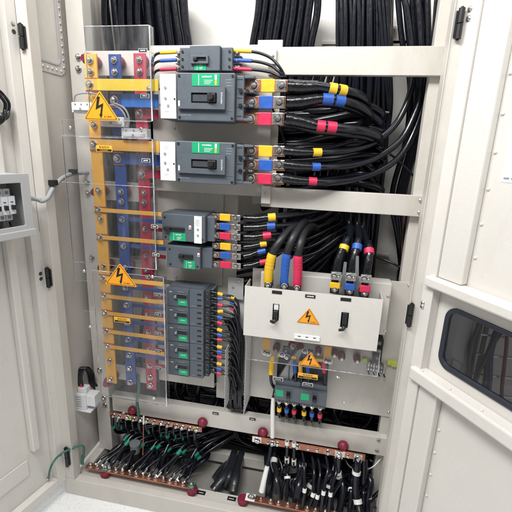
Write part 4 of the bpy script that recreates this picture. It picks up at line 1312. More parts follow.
for (px0, py0, px1, py1, nm) in ((342.5, 287, 345, 262, 'left'), (356.5, 289, 357, 256, 'right')):
    a = P(px0, py0, .086); b = P(px1, py1, .086)
    MB().prism([(a.x-.006, a.z), (a.x+.006, a.z), (b.x+.005, b.z), (b.x-.003, b.z)], .084, .0865, 'grey_dark').build('phase_barrier', label=f'dark grey slim barrier between lugged cables on transfer switch, {nm} of two', cat='barrier')

# bars and fuses below the transfer switch, behind a clear sheet
def small_bar(label, x0, y0, x1, y1, Y, m, bolts_):
    a = P(x0, y0, Y); b = P(x1, y1, Y)
    o = MB().box(a.x, b.x, Y, Y+.005, b.z, a.z, m).build('link_bar', label=label, cat='busbar', bevel=.0008)
    for p in bolts_: bolt(o, P(*p, Y), BOLT_M)
    return o


small_bar('short yellow bar hanging below the left of transfer switch', 263, 338, 269.5, 354, .11, 'bar_yellow', ((264.8, 352.5), (268.3, 353.5)))
small_bar('yellow crosswise bar behind the clear sheet under transfer switch', 277.5, 354, 296, 359.3, .105, 'bar_yellow', ((282, 354.6), (287, 356.8)))
small_bar('short yellow bar hanging below the middle of transfer switch', 324.5, 346, 330.5, 360, .11, 'bar_yellow', ((326, 360.5), (329.5, 361.3)))
small_bar('small yellow bar beside the sign under transfer switch', 316, 358.5, 324, 362.5, .112, 'bar_yellow', ())
small_bar('upright blue bar behind the sign under transfer switch', 283, 346, 289, 356, .125, 'bar_blue', ((286, 350),))
small_bar('second blue bar behind the sign right part under transfer switch', 303, 349, 313, 357, .125, 'bar_blue', ((305, 351), (310, 354)))
small_bar('red bar behind the clear sheet right of the blue bars', 290, 343, 297, 350, .13, 'bar_red', ((293.5, 347),))
for k, (px, py, w_) in enumerate(((277.5, 344.5, 'left'), (341.5, 352.5, 'middle'), (356.5, 355, 'right'))):
    p = P(px, py, .18)
    o = MB().dome((p.x, .1755, p.z), (0, -1, 0), .0125, .04, 'insulator').build('busbar_insulator', label=f'dark red insulator under the transfer switch, {w_} of three', cat='insulator')
    inst('screw', SCREW_T, (p.x, .136, p.z), o)
for k, (px, py, w_) in enumerate(((292, 343.5, 'above the crosswise yellow bar'), (300.5, 346, 'left of the lightning sign'), (318.5, 349.5, 'right of the lightning sign'), (334.5, 351.5, 'beside the middle hanging yellow bar'))):
    p = P(px, py, .17)
    o = MB().dome((p.x, .1755, p.z), (0, -1, 0), .0115, .034, 'insulator').build('busbar_insulator', label=f'small dark red insulator {w_} under the transfer switch', cat='insulator')
    inst('screw', SCREW_T, (p.x, .141, p.z), o)
o = MB().tube([P(273, 355.5, .11), P(271.8, 362, .105), P(270.8, 374, .10)], [.006, .0088, .0085], 'yellow', 12, 5).tube([P(270.8, 374, .10), P(271.5, 383, .11), P(277, 392, .14)], .005, 'cable', 8, 4).build('link_cable', label='short cable in yellow sleeve hanging left behind the clear sheet', cat='cable')
for k, (px, colr, nm) in enumerate(((294.5, 'blue', 'blue'), (307.5, 'blue', 'second blue'), (323.5, 'red', 'red'), (300, 'bar_yellow', 'yellow'))):
    MB().tube([P(px, 361, .115), P(px+.3, 366, .112), P(px+.6, 372.5, .11)], [.005, .0068, .0066], colr, 12, 4).tube([P(px+.6, 372.5, .11), P(px+1.2, 380, .115), P(px+1, 386, .12)], .0045, 'cable', 8, 4).build('link_cable', label=f'short cable in {nm} sleeve behind the sign under transfer switch', cat='cable')
a = P(276, 378, .12); b = P(297, 343, .12)
MB().prism([(a.x, a.z), (a.x+.004, a.z-.002), (b.x+.004, b.z), (b.x, b.z+.002)], .100, .104, 'black').prism([(a.x+.005, a.z), (a.x+.05, a.z), (b.x+.02, b.z-.02), (b.x+.002, b.z-.03)], .125, .128, 'grey_box').build('phase_barrier', label='slanting grey and black barrier behind the clear sheet under transfer switch', cat='barrier')
cs = thing('clear_cover', P(312, 385, .064), 'clear acrylic sheet hanging below the transfer switch', 'cover')
a = P(246.5, 338.5, .064); b = P(375, 391, .064)
MB().box(a.x, b.x, .064, .067, .602, zb0-.004, 'acrylic').box(a.x, b.x, .064, .067, .600, .6019, 'acrylic_edge').box(b.x+.0001, b.x+.0012, .064, .067, .602, zb0-.004, 'acrylic_edge').build('sheet', cs)
for p in ((337.5, 377),): inst('screw', SCREW_S, P(*p, .0635), cs)
for (px, py, w_) in ((278, 379.2, 'left'), (307.7, 384.8, 'right')):
    a = P(px, py, .062)
    MB().box(a.x-.0155, a.x+.0155, .0628, .0638, a.z-.0055, a.z+.0055, 'white').box(a.x-.014, a.x+.014, .0622, .0627, a.z-.0042, a.z+.0042, 'black').box(a.x-.010, a.x+.009, .0619, .0621, a.z-.0006, a.z+.0006, 'white').build(
        'name_tag', label=f'small black tag above the {w_} of two breakers under transfer switch', cat='tag')
# two small breakers below
for q, (x0, y0, x1, y1, w_, rowy) in enumerate(((274.8, 385.5, 299.3, 402.8, 'left', ((279.5, 404), (287, 405.3), (295.5, 406.8))), (300, 389.5, 325.8, 407.5, 'right', ((303.2, 408.2), (313, 410), (321, 411.5))))):
    Yf = .10
    a = P(x0, y0, Yf); b = P(x1, y1, Yf)
    zt2 = .4955 if q == 0 else .4955
    zb2 = .437
    r = thing('moulded_breaker', ((a.x+b.x)/2, .18, zb2), f'small grey upright breaker, {w_} of the pair under the transfer switch', 'breaker', 'pair of breakers under the transfer switch')
    MB().box(a.x, b.x, Yf, .1755, zb2+.010, zt2, 'breaker').box(a.x+.002, b.x-.002, Yf+.012, .1750, zb2-.008, zb2+.0095, 'breaker').box(a.x+.001, b.x-.001, Yf+.012, .1750, zt2+.0005, zt2+.018, 'breaker').build('body', r, .0018)
    MB().box(a.x+.002, b.x-.002, .142, .1745, zt2+.0185, zt2+.075, 'breaker_dark').box(a.x+.002, a.x+.0035, .118, .1415, zt2+.0185, zt2+.068, 'breaker_dark').box((a.x+b.x)/2-.001, (a.x+b.x)/2+.001, .118, .1415, zt2+.0185, zt2+.068, 'breaker_dark').build('terminal_shield', r, .001)
    w2 = b.x-a.x; h2 = zt2-zb2
    green_label(r, a.x+w2*.05, a.x+w2*.36, zb2+h2*.42, zb2+h2*.83, Yf, False)
    tx = a.x+w2*.56
    t = MB().ring(sq(tx-.009, tx+.009, zb2+h2*.38, zb2+h2*.92), sq(tx-.0062, tx+.0062, zb2+h2*.43, zb2+h2*.87), Yf-.005, Yf-.0003, 'breaker').box(tx-.006, tx+.006, Yf-.002, Yf-.0004, zb2+h2*.44, zb2+h2*.86, 'black').box(tx-.005, tx+.005, Yf-.012, Yf-.0022, zb2+h2*.48, zb2+h2*.66, 'black')
    t.build('toggle', r, .0008)
    for k, (px, py) in enumerate(rowy):
        xx = a.x + w2*(.2+.3*k)
        to = MB().box(xx-.006, xx+.006, Yf+.005, Yf+.0115, zb2-.006, zb2+.006, 'tin').build('terminal', r, .0008)
        bolt(to, (xx, Yf+.005, zb2), BOLT_S)
        zz = zb2-.008
        o = MB().tube([(xx, .115, zz+.004), (xx+.001, .113, zz-.02), (xx+.002, .115, zz-.045), (xx+.004, .14, zz-.075), (xx+.01, .2, zz-.10), (xx+.04, .27, zz-.13)], .0058, 'cable', 10, 5).build(
            'control_cable', label=f'black cable with {PHASE[k]} collar under the {w_} breaker below transfer switch', cat='cable')
        MB().tube([(xx+.001, .1132, zz-.019), (xx+.0015, .113, zz-.032)], .0078, PHASE[k], 12).build('phase_collar', o)
# terminal strip at the right of the clear sheet
r = thing('terminal_strip', P(378, 372, .15), 'row of small clear terminals with lime end stops beside the clear sheet', 'terminals')
for (x0, y0, x1, y1, m_) in ((362.5, 358.5, 367, 362.5, 'lime'), (387.5, 361, 391.5, 365.5, 'lime'), (392, 362.3, 397, 367.5, 'lime')):
    MB().pbox(x0, y0, x1, y1, .165, .014, m_).build('end_stop', r, .001)
for i in range(7):
    p = P(368.6+i*2.6, 366+i*.55, .162)
    MB().box(p.x-.0034, p.x+.0034, .158, .1755, p.z-.016, p.z+.015, 'grey_dark' if i % 2 else 'grey_box').box(p.x-.0022, p.x+.0022, .1565, .1579, p.z+.003, p.z+.010, 'tin').box(p.x-.0022, p.x+.0022, .1565, .1579, p.z-.011, p.z-.004, 'tin').build('terminal', r, .0008)
    if i % 2 == 0:
        MB().tube([(p.x, .160, p.z-.014), (p.x+.002, .156, p.z-.022), (p.x+.006, .162, p.z-.027)], .0022, 'cable', 8, 4).build('lead', r)
p = P(379.5, 338, .15); q = P(379.5, 360.5, .15)
hh_ = (p.z-q.z)/3
for i in range(3):
    MB().box(p.x-.0125, p.x+.0125, .140+.002*(i % 2), .1755, q.z+hh_*i+.0006, q.z+hh_*(i+1)-.0006, 'black').box(p.x-.006, p.x+.006, .1375, .1415, q.z+hh_*(i+.3), q.z+hh_*(i+.7), 'grey_dark').build('relay_block', r, .002)

# ------------------------------------------------------------------ bottom compartment: earth and neutral bars
def hbar(name, label, x0, x1, y0, y1, z0, z1, nb, vertical, cat='earth bar'):
    o = MB().box(x0, x1, y0, y1, z0, z1, 'copper').build(name, bevel=.0008, label=label, cat=cat)
    for i in range(nb):
        x = x0 + (x1-x0)*(i+.6)/(nb+.2) + random.uniform(-.003, .003)
        me_ = random.choice((BOLT_M, BOLT_M, BOLT_S, BOLT_D))
        if vertical:
            b = bolt(o, (x, (y0+y1)/2, z1), me_)
            b.rotation_euler = (-PI/2, 0, i*.4)
        else:
            bolt(o, (x, y0, (z0+z1)/2+random.uniform(-.002, .002)), me_)
    return o


UPE = hbar('earth_bar', 'upper copper earth bar with bolts under the left end of crossbar', -.738, -.378, .130, .135, .246, .266, 13, False)
UN = hbar('neutral_bar', 'upper copper neutral bar with white end stickers under the crossbar', -.192, .188, .130, .135, .243, .267, 11, False, 'neutral bar')
LPE = hbar('earth_bar', 'lower copper earth bar lying low behind the left base beam', -.79, -.375, .035, .060, .087, .092, 16, True)
LN = hbar('neutral_bar', 'lower copper neutral bar lying low behind the right base beam', -.19, .215, .035, .060, .086, .091, 13, True, 'neutral bar')
for (par, x, y, z, hor, nm) in ((UN, -.178, .129, .256, 1, 'N'), (UN, .105, .129, .256, 1, 'N')):
    MB().box(x-.016, x+.016, .1285, .1296, z-.011, z+.011, 'white').build('sticker', par)
    bolt(par, (x, .1285, z), BOLT_M)
for x in (-.178,):
    MB().box(x-.016, x+.016, .033, .062, .0915, .0922, 'white').build('sticker', LN)
    b = bolt(LN, (x, .0475, .0925), BOLT_M); b.rotation_euler = (-PI/2, 0, 0)
for x in (-.66, -.40):
    MB().box(x-.011, x+.011, .1285, .1296, .247, .265, 'lime').build('sticker', UPE)
    bolt(UPE, (x, .1285, .256), BOLT_S)
for x in (-.715, -.388):
    MB().box(x-.011, x+.011, .034, .061, .0925, .0932, 'green_sleeve').build('sticker', LPE)
    b = bolt(LPE, (x, .0475, .0935), BOLT_M); b.rotation_euler = (-PI/2, 0, 0)
for (x, nm) in ((P(132.5, 407, .15).x, 'left end of the upper earth bar'), (P(202.5, 420, .15).x, 'right end of the upper earth bar'), (P(263, 430, .15).x, 'left end of the upper neutral bar'), (P(343.5, 442, .15).x, 'right end of the upper neutral bar')):
    MB().dome((x, .1595, .272), (0, -1, 0), .0185, .0235, 'insulator').build('bar_insulator', label=f'dark red insulator at the {nm}', cat='insulator')
for (x, nm) in ((P(103, 474, .03).x, 'left end of the lower earth bar'), (P(190.5, 491, .03).x, 'right end of the lower earth bar'), (P(242, 503, .03).x, 'left end of the lower neutral bar')):
    MB().dome((x, .0465, .0865), (0, 0, -1), .0195, .0275, 'insulator').build('bar_insulator', label=f'dark red insulator under the {nm}', cat='insulator')
for (px, py, nm) in ((201, 495.5, 'left'), (231.5, 500.5, 'right')):
    a = P(px, py, .055)
    MB().box(a.x-.015, a.x+.015, .050, .066, .0583, .0592, 'black').box(a.x-.010, a.x+.008, .056, .058, .0593, .0596, 'white').build('name_tag', label=f'small black tag lying on the base rail, {nm} of two', cat='tag')

# short wires on the lower earth bar, with green sleeves
for i in range(14):
    x = -.755 + i*.0262
    r_ = random.choice((.0042, .005, .0068))
    ex = -.62 + i*.022 + random.uniform(-.05, .05)
    j = random.uniform(-.022, .022)
    pts = [W2(x, .05, .098), W2(x+.012, .07, .112), W2(x+.034+j, .12, .128), W2(x+.06+j, .17, .145+j), W2(ex+.08, .24, .175), W2(ex+.14, .32, .22)]
    o = MB().tube(pts, r_, 'cable', 8, 5).build('earth_wire', label='short black wire with green sleeve on the lower earth bar', cat='wire', group='short sleeved wires on the lower earth bar')
    if i % 4 != 3:
        t0 = .2 if i % 2 else .9
        MB().tube([pts[2].lerp(pts[3], .1+t0*.3), pts[2].lerp(pts[3], .42+t0*.3)], r_*1.3, 'green_sleeve', 10).build('green_sleeve', o)
    MB().cyl(pts[0], pts[0].lerp(pts[1], .8), r_*1.05, 'tin' if i % 3 else 'white_sleeve', n=8).build('wire_end', o)
# wires dropping from the upper earth bar
for i in range(13):
    x = -.725 + i*.0268
    r_ = .0040 if i % 4 else .0065
    j = random.uniform(-.01, .01)
    pts = [W2(x, .128, .256), W2(x+.001, .124, .238), W2(x+.003+j*.3, .13, .205), W2(x+.012+j, .16, .165+j), W2(x+.05, .24, .12+.004*i), W2(x+.15, .33, .11+.006*i)]
    o = MB().tube(pts, r_, 'cable', 8, 5).build('earth_wire', label='black wire with green sleeve hanging from the upper earth bar', cat='wire', group='sleeved wires hanging from the upper earth bar')
    if i in (0, 1, 5, 7, 8, 9, 10):
        MB().tube([pts[2].lerp(pts[1], .3), pts[2].lerp(pts[3], .1)], r_*1.3, 'green_sleeve', 10).build('green_sleeve', o)
# thick earth cable up past the crossbar
o = MB().tube([P(138, 375, .14), P(139, 388, .13), P(137, 400, .12), P(138.5, 413, .12), P(139, 420, .13)], .0052, 'earth_green', 10, 5).build('earth_cable', label='dark green earth cable rising in front of the crossbar to the busbars', cat='cable')
o = MB().tube([P(143.5, 416, .125), P(143.3, 440, .12), P(142.8, 455, .10)], .0020, 'copper', 8, 4).build('bare_wire', label='thin bare copper wire hanging from the upper earth bar', cat='wire')
MB().tube([P(143.6, 416, .125), P(143.6, 424, .122)], .0036, 'white_sleeve', 8).build('wire_end', o)
cyl_ = P(135.5, 455, .13)
o = thing('bell_fitting', (cyl_.x, .13, .10), 'dark grey round bell fitting standing among the earth wires', 'fitting')
MB().cyl((cyl_.x, .13, .11), (cyl_.x, .13, .142), .018, 'grey_dark', n=18).cyl((cyl_.x, .13, .1422), (cyl_.x, .13, .148), .020, 'grey_dark', n=18).build('cap', o, .002)
MB().cyl((cyl_.x, .13, .03), (cyl_.x, .13, .1098), .017, 'black', n=14).build('stem', o)

# neutral conductors
def nwire(label, pts, r, rings=(), name='neutral_cable', cone=None):
    o = MB().tube(pts, r, 'cable', 10, 5).build(name, label=label, cat='cable')
    for (a, b) in rings:
        MB().tube([Vector(a), Vector(b)], r*1.18, 'white_sleeve', 12).build('white_ring', o)
    return o


p_ = [P(273.3, 398, .128), P(272.7, 412, .125), P(272.5, 437, .122)]
o = MB().tube([P(276, 385, .16), P(274.2, 395, .14), p_[0]], .006, 'cable', 8, 4).build('neutral_cable', label='cable in long white sleeve crossing the front of the lower crossbar', cat='cable')
MB().tube(p_, [.0068, .0078, .0078], 'white_sleeve', 12, 4).build('white_sleeve', o)
lg = MB().box(p_[2].x-.009, p_[2].x+.009, .1255, .1285, .245, .266, 'tin').build('cable_lug', o); bolt(lg, (p_[2].x, .1255, .256), BOLT_M)
o = MB().tube([P(271.5, 441, .13), P(270, 452, .11), P(267, 467, .08)], .0060, 'cable', 8, 4).build('neutral_cable', label='cable in white cone sleeve linking both neutral bars at the left', cat='cable')
MB().tube([P(267.3, 466, .08), P(264, 480, .062), P(261.5, 491.5, .052)], [.0075, .0088, .0095], 'white_sleeve', 12, 4).build('white_sleeve', o)
for k, (px, py0, py1, w_) in enumerate(((287, 443, 464, 'left'), (294, 444.5, 466, 'right'))):
    a = P(px, py0-2, .126); b = P(px, py1, .12)
    o = MB().tube([a, a.lerp(b, .5), b, b+Vector((0, .03, -.02)), b+Vector((.01, .1, -.03))], .0062, 'cable', 10, 5).build('neutral_cable', label=f'short black cable with white cuffs under the upper neutral bar, {w_} of two', cat='cable')
    MB().tube([a, a.lerp(b, .16)], .0075, 'white_sleeve', 10).build('white_ring', o)
    MB().tube([a.lerp(b, .70), a.lerp(b, .93)], .0080, 'white_sleeve', 10).build('white_ring', o)
a = P(339, 455, .126)
o = nwire('thick black cable with two white rings under the upper neutral bar', [W2(a.x, .126, .256), W2(a.x, .120, .235), W2(a.x+.003, .12, .19), W2(a.x+.008, .14, .15), W2(a.x+.02, .2, .11), W2(a.x+.04, .29, .09)], .0095,
          ((W2(a.x+.0026, .1195, .195), W2(a.x+.0036, .121, .184)), (W2(a.x+.0044, .1225, .178), W2(a.x+.006, .128, .166))))
lg = MB().box(a.x-.012, a.x+.012, .1250, .1285, .240, .268, 'tin').build('cable_lug', o); bolt(lg, (a.x, .125, .254), BOLT_M)
a = P(358, 457, .126)
o = nwire('thick black cable with white ring joining both neutral bars at the right', [W2(a.x, .126, .252), W2(a.x, .118, .232), W2(a.x-.001, .112, .20), W2(a.x+.002, .10, .15), W2(a.x+.012, .085, .118), W2(a.x+.018, .062, .098)], .0120,
          ((W2(a.x-.0004, .1145, .214), W2(a.x-.0009, .1125, .203)), (W2(a.x+.0095, .089, .126), W2(a.x+.013, .081, .1155))))
lg = MB().box(a.x-.013, a.x+.013, .1250, .1285, .238, .268, 'tin').build('cable_lug', o); bolt(lg, (a.x, .125, .254), BOLT_M)
a = P(361, 470, .14)
nwire('second thick black cable beside the ringed one at the right', [W2(a.x+.006, .14, .24), W2(a.x+.010, .135, .2), W2(a.x+.012, .13, .15), W2(a.x+.03, .2, .10), W2(a.x+.05, .28, .08)], .0115)
for k, (px, py, r_, top_, w_) in enumerate(((277.5, 494, .0115, (274, 462), 'left'), (296.5, 498, .0115, (303, 467), 'right'))):
    b = P(px, py, .05); t = P(*top_, .13)
    o = MB().tube([b, b.lerp(t, .3)+Vector((0, 0, .012)), b.lerp(t, .65)+Vector((.004, 0, .008)), t, t+Vector((.0, .05, .015)), t+Vector((.03, .12, .0))], [.013, .0125, .0105, .0095, .0095, .0095], 'cable', 12, 5).build('neutral_cable', label=f'thick black cable bending back from the lower neutral bar, {w_} of two', cat='cable')
    MB().tube([t+Vector((-.001, -.004, -.002)), t+Vector((.0, .012, .004))], .0112, 'white_sleeve', 12).build('white_ring', o)
for k, (px, py, bx) in enumerate(((304.5, 490, 302), (313, 494.5, 308), (317.5, 496.5, 315), (323.5, 492.5, 321), (330.5, 494, 329))):
    c_ = P(px, py, .065); b = P(bx, 507, .048); b.z = .094
    u = (c_-b).normalized()
    top_ = c_+Vector((-.01+.006*k, .05, .06))
    o = MB().tube([b, c_, c_.lerp(top_, .5)+Vector((0, -.004, .006)), top_, top_+Vector((-.02, .08, .02))], .0056, 'cable', 10, 5).build('neutral_cable', label='thin black cable with white cuff rising from the lower neutral bar', cat='cable', group='white cuffed cables on the lower neutral bar')
    MB().tube([c_-u*.007, c_+u*.006], .0070, 'white_sleeve', 10).build('white_ring', o)
cable([(385, 452, .2), (378, 462, .17), (368, 469, .16), (352, 468, .19), (345, 460, .24)], .0022, 'thin pale wire curving behind the right end of the neutral bars', 'control_wire', 'wire', m='white_sleeve', n=8)
o = MB()
q0, q1 = P(313, 463, .22), P(350, 507, .085)
q0.z = .062; q1.z = .045
dv = (q1-q0).normalized(); sv = Vector((dv.y, -dv.x, 0))*.018
o.add([q0-sv, q0+sv, q1+sv, q1-sv, q0-sv-Vector((0, 0, .02)), q0+sv-Vector((0, 0, .02)), q1+sv-Vector((0, 0, .02)), q1-sv-Vector((0, 0, .02))], [(0, 1, 2, 3), (7, 6, 5, 4), (0, 4, 5, 1), (1, 5, 6, 2), (2, 6, 7, 3), (3, 7, 4, 0)], 'plate_wear')
o.build('loose_strip', label='loose grey steel strip lying aslant behind the neutral wires', cat='strip', bevel=.001)

# wrapped bundle lying on the gland plate
wb = thing('wrapped_cable_end', P(225, 478, .12), 'black plastic wrapped cable end lying between the earth and neutral bars', 'cable end')
a0, a1, a2 = P(231, 462, .21), P(224, 476, .13), P(213, 493, .085)
for p in (a0, a1, a2): p.z = max(p.z, .05)
MB().tube([a0+Vector((0, .05, .0)), a0, a1, a2], [.017, .019, .020, .020], 'plastic_wrap', 14, 6, .8).build('cable_stub', wb)
b0, b1, b2 = P(238, 464, .21), P(235, 478, .13), P(232, 492, .09)
for p in (b0, b1, b2): p.z = max(p.z, .045)
MB().tube([b0+Vector((0, .05, 0)), b0, b1, b2], [.019, .021, .022, .021], 'plastic_wrap', 14, 6, .8).build('cable_stub', wb)
c0, c1 = P(222, 467, .19), P(214, 478, .14)
for p in (c0, c1): p.z = max(p.z, .05)
MB().tube([b0.lerp(a0, .5)+Vector((0, .02, .012)), a1.lerp(b1, .5)+Vector((0, 0, .012)), a2.lerp(b2, .55)+Vector((0, .02, .004))], [.010, .013, .012], 'plastic_wrap', 12, 6, .8).build('cable_stub', wb)
MB().tube([c0+Vector((.02, .04, 0)), c0, c1], [.010, .014, .012], 'plastic_wrap', 12, 6, .6).build('cable_stub', wb)

gf = 'cables strewn over the gland plate'
for i in range(58):
    j = lambda s: random.uniform(-s, s)
    x = random.choice((random.uniform(-.76, -.42), random.uniform(-.76, -.42), random.uniform(-.12, .22), random.uniform(-.14, .22)))
    y = random.uniform(.10, .2)
    pts = [W2(x, y, .04+j(.01)), W2(x+.02+j(.04), y+.03, .055+abs(j(.04))), W2(x+.06+j(.06), y+.07, .07+abs(j(.05))), W2(x+.10+j(.08), .25, .10+j(.02)), W2(x+.16+j(.1), .33, .15+j(.05))]
    MB().tube(pts, random.choice((.005, .007, .009, .011)), 'cable', 8, 5).build('lying_cable', label='black cable strewn over the base plate behind the low copper bars', cat='cable', group=gf)

gh = 'thick cables bending behind the lower neutral bar'
for i in range(16):
    j = lambda s: random.uniform(-s, s)
    x = -.13 + i*.023
    pts = [W2(x+j(.01), .075+j(.01), .07), W2(x+j(.01), .10, .12+j(.02)), W2(x+.01+j(.02), .13, .16+j(.02)), W2(x+j(.03), .19, .17+j(.02)), W2(x+.03+j(.05), .27, .13+j(.03)), W2(x+j(.06), .36, .16)]
    o = MB().tube(pts, random.choice((.006, .008, .011)), 'cable', 10, 5).build('neutral_cable', label='thick black cable bending back behind the lower neutral bar', cat='cable', group=gh)
    if i % 3 == 0:
        MB().tube([pts[1].lerp(pts[2], .25), pts[1].lerp(pts[2], .45)], .0115, 'white_sleeve', 12).build('white_ring', o)

# dark tangle of cables behind the bottom compartment
gb = 'cables lying in the bottom compartment'
for i in range(34):
    z = .09 + (i % 9)*.028 + random.uniform(-.008, .008)
    y = .29 + (i//9)*.032 + random.uniform(-.006, .006)
    j = lambda s: random.uniform(-s, s)
    xa, xb = -.80+j(.05), .25+j(.02)
    pts = [W2(xa + (xb-xa)*t, y+j(.018), z + (.05*math.sin(3*t+i)) + j(.012)) for t in (0, .2, .4, .6, .8, 1)]
    MB().tube(pts, random.choice((.0055, .007, .009)), 'cable', 8, 5).build('lying_cable', label='black cable lying across the dark back of the bottom compartment', cat='cable', group=gb)
gd = 'cables dropping behind the lower crossbar'
for i in range(30):
    x = -.66 + i*.030 + random.uniform(-.01, .01)
    j = lambda s: random.uniform(-s, s)
    y = .24+j(.03)
    pts = [W2(x+j(.02), y+.08, .62), W2(x+j(.03), y+.05, .45), W2(x+j(.04), y+.02, .33), W2(x+j(.05), y, .24), W2(x+.05+j(.05), y+.03, .15), W2(x+.1+j(.05), y+.1, .06)]
    MB().tube(pts, random.choice((.0055, .0075, .010)), 'cable', 8, 5).build('dropping_cable', label='black cable dropping behind the lower crossbar into the base', cat='cable', group=gd)
gs = 'curving cables between the middle breakers and the transfer switch'
for i in range(16):
    j = lambda s: random.uniform(-s, s)
    y0 = 205 + i*5.2
    cable([(236, y0+16+j(3), .26), (262, y0+12+j(3), .25), (290, y0+5+j(3), .25), (318, y0-14+j(3), .27), (340+j(4), y0-40, .29), (348+j(4), y0-90, .295)], random.choice((.006, .008)),
          'black cable sweeping up and right behind the middle breakers', group=gs, n=8)

# ------------------------------------------------------------------ left wall items
# flexible conduit from the door
cpts = [TL @ Vector((.110, -.012, 1.088)), TL @ Vector((.070, -.020, 1.078)), P(36, 199, -.035), P(42, 201, -.026), P(47.5, 198, -.014), P(50.5, 192.5, .004), P(54.5, 186, .03), P(61, 179, .06), P(70, 174.5, .10), P(80, 173, .14), P(92, 172.5, .18)]
mb = MB()
dense = spline(cpts, 14)
cd_ = MB().tube(dense, [.0058 if i % 2 else .0070 for i in range(len(dense))], 'conduit', 12, 2)
o = cd_.build('flexible_conduit', label='grey corrugated flexible conduit looping from door box into the cabinet', cat='conduit')
for (px, py, Y, m_) in ((53, 183.5, .02, 'black'), (73, 172.5, .11, 'black')):
    p = P(px, py, Y)
    MB().box(p.x-.010, p.x+.010, Y-.008, Y+.010, p.z-.005, p.z+.010, m_).build('clip', o, .001)
# terminal box
tb = thing('terminal_box', P(84, 411, .09), 'pale grey small terminal box on the lower left wall', 'terminal box')
a = P(73, 393.5, .075); b = P(86, 410.5, .075)
MB().box(a.x, b.x, .075, .115, b.z, a.z, 'plastic_white').build('casing', tb, .002)
for q in range(5):
    z = b.z + (a.z-b.z)*(.2+.15*q)
    MB().box(a.x+.008, a.x+.030, .0742, .0748, z, z+.0022, 'mark_grey').build('vent_slot', tb)
a2_ = P(82.5, 388.5, .085); b2_ = P(96.5, 406, .085)
MB().box(b.x+.0005, P(94, 400, .075).x, .078, .115, b2_.z, P(90, 394.5, .085).z, 'plastic_white').box(a.x+.012, b.x-.001, .085, .112, a.z+.0004, a.z+.020, 'plastic_white').build('connector', tb, .002)
MB().box(a.x-.003, b.x+.020, .072, .125, b.z-.006, b.z-.0005, 'plastic_white').build('base_plate', tb, .001)
for (pts, m_, lb) in (([(78.3, 394, .09), (77.8, 388, .092), (78, 382, .098)], 'yellow', 'yellow'), ([(81.5, 392, .09), (81.3, 387, .092), (81.5, 382, .098)], 'red', 'red')):
    MB().tube([P(*q) for q in pts], .0042, m_, 10, 4).build('wire_end', tb)
for k in range(4):
    dx = k*1.6
    MB().tube([P(78+dx, 388, .095), P(76.5+dx, 378, .098), P(79+dx, 369.5, .105), P(84+dx, 368, .12), P(88.5+dx, 374, .14), P(90.5+dx, 384, .16), P(98+dx*2, 388, .2), P(120+dx, 389, .25)], .0046, 'cable', 8, 6).build(
        'control_cable', label='thin black cable arching out of the small terminal box', cat='cable', group='cables arching from the terminal box')
o = MB().tube([PX(48.7, 478, -.872), P(50.5, 468, -.06), P(55.5, 459, -.04), P(63, 452.5, -.02), P(71, 449, .0), P(79, 446, .02), P(83.5, 447, .03), P(83.5, 455, .035), P(82.5, 463, .035)], .0036, 'earth_green', 10, 6).build('earth_wire', label='green earth wire arching from left door to the cabinet base', cat='wire')
p = PX(48.7, 478, -.872)
inst('bolt', BOLT_S, p, o)
MB().tube([P(82.7, 456, .035), P(82.4, 464, .035)], .0050, 'earth_green', 10).build('wire_end', o)
o = MB().tube([P(78.5, 411, .10), P(77, 420, .10), P(75.5, 428, .10), P(75.2, 440, .10), P(75, 450, .08), P(77, 470, .06)], .0036, 'earth_green', 10, 6).build('earth_wire', label='green earth wire running down the left wall under terminal box', cat='wire')
p = P(75.5, 426, .10)
MB().box(p.x-.007, p.x+.007, .092, .112, p.z-.004, p.z+.006, 'black').build('clip', o, .001)

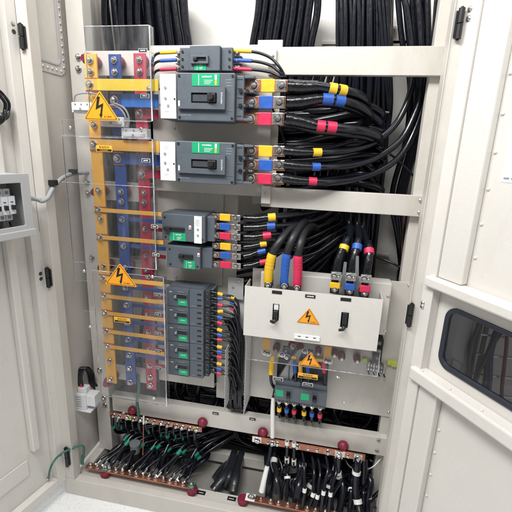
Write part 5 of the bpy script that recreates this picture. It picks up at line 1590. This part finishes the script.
# ------------------------------------------------------------------ what shows through the door window
pn2 = thing('cable_rack', P(480, 400, .36), 'grey cable rack with rungs seen through the right door window', 'rack')
for (px0, px1) in ((479, 481.5), (506, 508)):
    a = P(px0, 230, .36); b = P(px1, 480, .36)
    MB().box(a.x, a.x+.012, .36, .375, .2, 1.25, 'grey_dark').build('rail', pn2, .001)
for i in range(9):
    z = .42 + i*.075
    MB().box(.42, .95, .345, .355, z, z+.006, 'steel').build('rung', pn2, .001)
MB().box(.285, 1.2, .45, .455, 0, 1.45, 'paint').box(.30, P(469, 350, .34).x, .342, .345, 0, 1.35, 'grey_box').build('partition', label='plain grey sheet partition seen through the right door window', cat='partition')
for i, (px, r_, m_, lb) in enumerate(((471.5, .0075, 'cable', 'wavy black cable at the left of the rack behind the window'), (473.5, .006, 'cable', 'second black cable hugging the wavy one behind the window'), (487, .007, 'cable', 'black cable left of the dark blue one behind the window'), (492, .008, 'cable', 'black cable touching the dark blue one behind the window'), (497, .011, 'cable_blue', 'dark blue thick cable on the rack behind the window'), (509.5, .006, 'brown', 'dark red cable at the far right behind the window'))):
    b = P(px, 350, .335)
    pts = [W2(b.x+random.uniform(-.016, .016)+.010*math.sin(q*1.3+i), .33+random.uniform(-.004, .004), 1.2-q*.12) for q in range(9)]
    MB().tube(pts, r_, m_, 10, 5).build('rack_cable', label=lb, cat='cable')

# ------------------------------------------------------------------ light
wd = bpy.data.worlds.new('World'); S.world = wd
wd.use_nodes = True
bg = wd.node_tree.nodes['Background']
wn, wl = wd.node_tree.nodes, wd.node_tree.links
wt = wn.new('ShaderNodeTexCoord'); ws = wn.new('ShaderNodeSeparateXYZ'); wr = wn.new('ShaderNodeValToRGB')
wl.new(wt.outputs['Generated'], ws.inputs[0])
wm = wn.new('ShaderNodeMapRange'); wm.inputs[1].default_value = -1; wm.inputs[2].default_value = 1
wl.new(ws.outputs['Z'], wm.inputs[0]); wl.new(wm.outputs[0], wr.inputs[0])
ce = wr.color_ramp.elements
ce[0].position = .0; ce[0].color = (.16, .16, .16, 1)
ce[1].position = 1.; ce[1].color = (1., 1., 1., 1)
for p_, v_ in ((.42, .17), (.55, .30), (.68, .55), (.8, 1.)):
    q_ = ce.new(p_); q_.color = (v_*.96, v_*.98, v_, 1)
wl.new(wr.outputs[0], bg.inputs[0])
bg.inputs[1].default_value = .46


def area(name, loc, target, sx, sy, power, col=(1, .99, .975)):
    l = bpy.data.lights.new(name, 'AREA')
    l.shape = 'RECTANGLE'; l.size = sx; l.size_y = sy; l.energy = power; l.color = col
    o = bpy.data.objects.new(name, l); C.objects.link(o)
    o.location = loc
    o.rotation_euler = (Vector(target)-Vector(loc)).to_track_quat('-Z', 'Y').to_euler()
    return o


area('ceiling_lamp', (-.70, -.95, 2.45), (.0, .25, 1.1), 1.5, .26, 45)
area('ceiling_lamp', (.45, -1.2, 2.6), (-.1, .3, 1.0), 1.2, .22, 10)
area('ceiling_lamp', (-.15, .15, 2.7), (-.15, .33, 0), 1.3, .22, 8)
S.cycles.transparent_max_bounces = 32
S.view_settings.view_transform = 'Standard'
S.view_settings.look = 'None'
S.view_settings.exposure = .2
S.view_settings.gamma = 1
